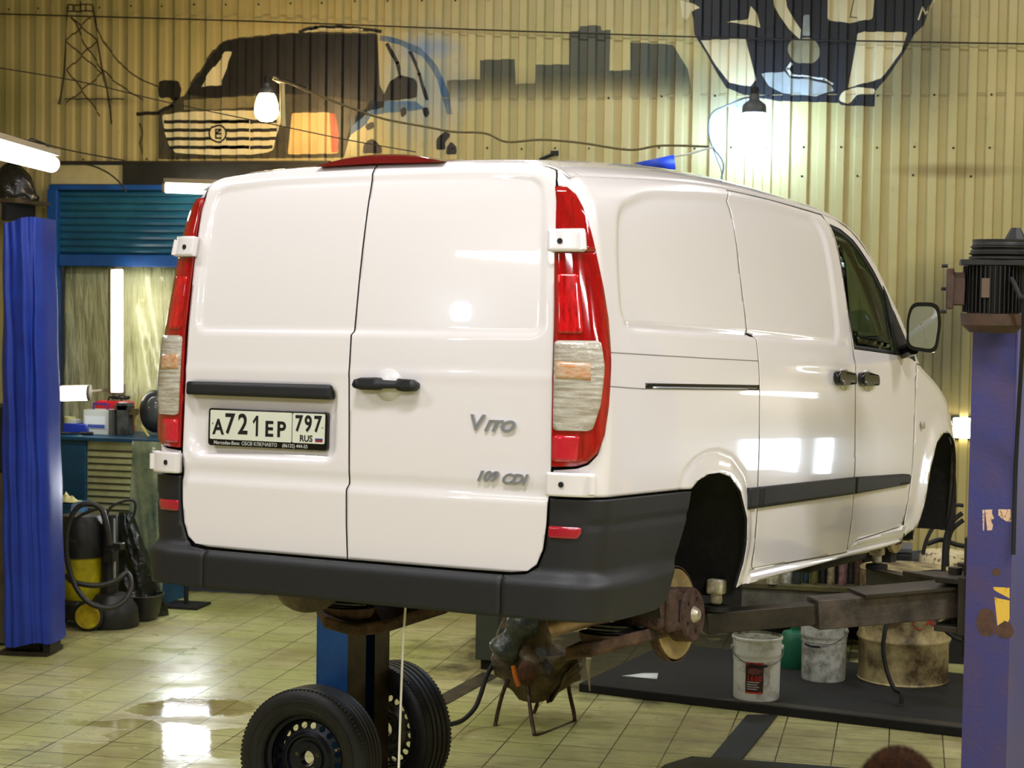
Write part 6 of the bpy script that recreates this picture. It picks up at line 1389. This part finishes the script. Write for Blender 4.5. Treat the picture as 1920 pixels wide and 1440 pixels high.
# ------------------------------------------------------------------ bystander whose hair shows at the bottom edge
hd = depth_at(1690, 1417, 3.42); zt_ = hd.z
pc_ = Vector((hd.x, hd.y, 0)); H_ = zt_
per = thing('person', 'person in dark work clothes with short brown hair, only the crown of the head showing', 'person', pc_, math.radians(10))
s_ = H_ / 1.72
J = {'pelvis': (0, 0, .95), 'waist': (0, .0, 1.12), 'chest': (0, .01, 1.32), 'neckb': (0, 0, 1.455), 'neck': (0, .01, 1.51)}
V_ = []; E_ = []; Rr = []
def jv(p, r, par=None):
    V_.append((p[0] * s_, p[1] * s_, p[2] * s_)); Rr.append((r[0] * s_, r[1] * s_)); k = len(V_) - 1
    if par is not None: E_.append((par, k))
    return k
pe = jv((0, 0, .95), (.155, .11)); wa = jv((0, 0, 1.10), (.135, .10), pe); chs = jv((0, .01, 1.28), (.16, .115), wa); nb_ = jv((0, 0, 1.43), (.10, .075), chs); nk = jv((0, .012, 1.50), (.055, .055), nb_)
for sd in (-1, 1):
    hp_ = jv((sd * .095, 0, .90), (.095, .095), pe); kn = jv((sd * .11, .01, .49), (.062, .062), hp_); an = jv((sd * .12, -.01, .10), (.045, .045), kn); to = jv((sd * .13, .13, .045), (.042, .035), an)
    sh = jv((sd * .175, 0, 1.40), (.06, .06), nb_); el = jv((sd * .235, -.01, 1.12), (.045, .045), sh); wri = jv((sd * .235, .10, .88), (.030, .026), el); pa_ = jv((sd * .235, .13, .82), (.035, .018), wri)
me = bpy.data.meshes.new('body'); me.from_pydata(V_, E_, []); o_ = bpy.data.objects.new('body', me); COL.objects.link(o_); o_.parent = per
sk = o_.modifiers.new('skin', 'SKIN'); sk.use_smooth_shade = True
for i, v in enumerate(me.skin_vertices[0].data): v.radius = Rr[i]
me.skin_vertices[0].data[0].use_root = True
sb = o_.modifiers.new('subdivision', 'SUBSURF'); sb.levels = 2; sb.render_levels = 2
me.materials.append(mat('work_clothes_navy', (34, 38, 50), .85, rgb2=(24, 26, 34), vscale=14))
skin = mat('skin', (196, 150, 124), .55)
hc = Vector((0, .02, 1.605)) * s_
hdm = MB(); vs = []; n, m_ = 32, 24
for j in range(m_ + 1):
    v = j / m_; a1 = PI * v
    for i in range(n):
        a_ = 2 * PI * i / n; x = .076 * math.sin(a1) * math.cos(a_); y = .096 * math.sin(a1) * math.sin(a_); z = .115 * math.cos(a1)
        if z < 0: x *= 1 + z * 2.6; y = y * (1 + z * 1.5) + .010 * (-z / .11)
        if y > .06: 
            if abs(x) < .014 and -.035 < z < .02: y += .020 * (1 - abs(x) / .014) * (1 - (z + .035) / .055 * .7)
            if abs(abs(x) - .03) < .016 and abs(z - .005) < .014: y -= .009
            if abs(x) < .024 and abs(z + .055) < .007: y += .004
        vs.append(hc + Vector((x, y, z)) * s_)
hdm.add(vs, [(j * n + i, (j + 1) * n + i, (j + 1) * n + (i + 1) % n, j * n + (i + 1) % n) for j in range(m_) for i in range(n)])
for sd in (-1, 1): hdm.sphere(hc + Vector((sd * .078, -.005, -.01)) * s_, .03 * s_, 14, (.35, .6, 1))
hdm.cyl(Vector((0, .012, 1.48)) * s_, Vector((0, .012, 1.56)) * s_, .05 * s_, n=20)
obj('head', hdm, skin, per, 0)
for sd in (-1, 1):
    e_ = obj('eye', MB().sphere(hc + Vector((sd * .03, .083, .006)) * s_, .011, 14), mat('eye_white_%d' % sd, (226, 222, 216), .2), per); obj('iris', MB().sphere(hc + Vector((sd * .03, .0925, .006)) * s_, .005, 10), mblack, e_)
    hn = MB(); wb_ = Vector((sd * .235, .115, .845)) * s_
    hn.sphere(wb_ + Vector((0, .03, -.035)), .045, 16, (.42, .75, 1.0))
    obj('hand', hn, skin, per, 60)
    for f_ in range(4):
        b0 = wb_ + Vector((-sd * .0, .055 - .02 * f_, -.07)); L_ = (.070, .080, .075, .058)[f_]
        obj('finger', MB().tube([b0, b0 + Vector((-sd * .008, .006, -L_ * .45)), b0 + Vector((-sd * .022, .006, -L_ * .8)), b0 + Vector((-sd * .036, .004, -L_))], lambda u: .0092 - .002 * u, 10, sub=3), skin, per)
    b0 = wb_ + Vector((-sd * .01, .06, -.01)); obj('thumb', MB().tube([b0, b0 + Vector((-sd * .012, .022, -.03)), b0 + Vector((-sd * .022, .026, -.06))], lambda u: .0105 - .002 * u, 10, sub=3), skin, per)
    obj('boot', MB().sphere(Vector((sd * .125, .055, .05)) * s_, .05, 18, (1.0, 2.7, 1.05)).box(Vector((sd * .125, .05, .012)), (.10, .28, .024)), mblack, per)
hair = MB(); hm = mat('brown_hair', (66, 36, 10), .9, rgb2=(38, 22, 6), vscale=40, spec=.15)
cap_ = []; n, m_ = 36, 16
for j in range(m_ + 1):
    a1 = PI * .60 * j / m_
    for i in range(n):
        a_ = 2 * PI * i / n; cut_ = 1 if not (math.sin(a_) > .4 and a1 > 1.15) else 1.15 / a1
        a2 = a1 * cut_; cap_.append(hc + Vector((.086 * math.sin(a2) * math.cos(a_), .104 * math.sin(a2) * math.sin(a_), .122 * math.cos(a2))) * s_)
hair.add(cap_, [(j * n + i, (j + 1) * n + i, (j + 1) * n + (i + 1) % n, j * n + (i + 1) % n) for j in range(m_) for i in range(n)])
for k in range(9000):
    a_ = random.uniform(0, 2 * PI); a1 = math.acos(1 - random.random() * 1.25)
    if math.sin(a_) > .4 and a1 > 1.15: continue
    nrm_ = Vector((math.sin(a1) * math.cos(a_), math.sin(a1) * math.sin(a_), math.cos(a1)))
    p = hc + Vector((.085 * nrm_.x, .103 * nrm_.y, .121 * nrm_.z)) * s_
    tg = Vector((random.uniform(-1, 1), random.uniform(-1, 1), random.uniform(-1, .4))); tg -= nrm_ * tg.dot(nrm_); tg.normalize()
    L_ = random.uniform(.010, .022); wv = nrm_.cross(tg) * .0006; q_ = p + tg * L_ * .8 + nrm_ * L_ * .45; md = p + tg * L_ * .35 + nrm_ * L_ * .35
    k0 = len(hair.v); hair.v += [tuple(p - wv), tuple(p + wv), tuple(md + wv * .8), tuple(md - wv * .8), tuple(q_)]; hair.f += [(k0, k0 + 1, k0 + 2, k0 + 3), (k0 + 3, k0 + 2, k0 + 4)]
me = bpy.data.meshes.new('hair'); me.from_pydata(hair.v, [], hair.f); link('hair', me, hm, per, 0)
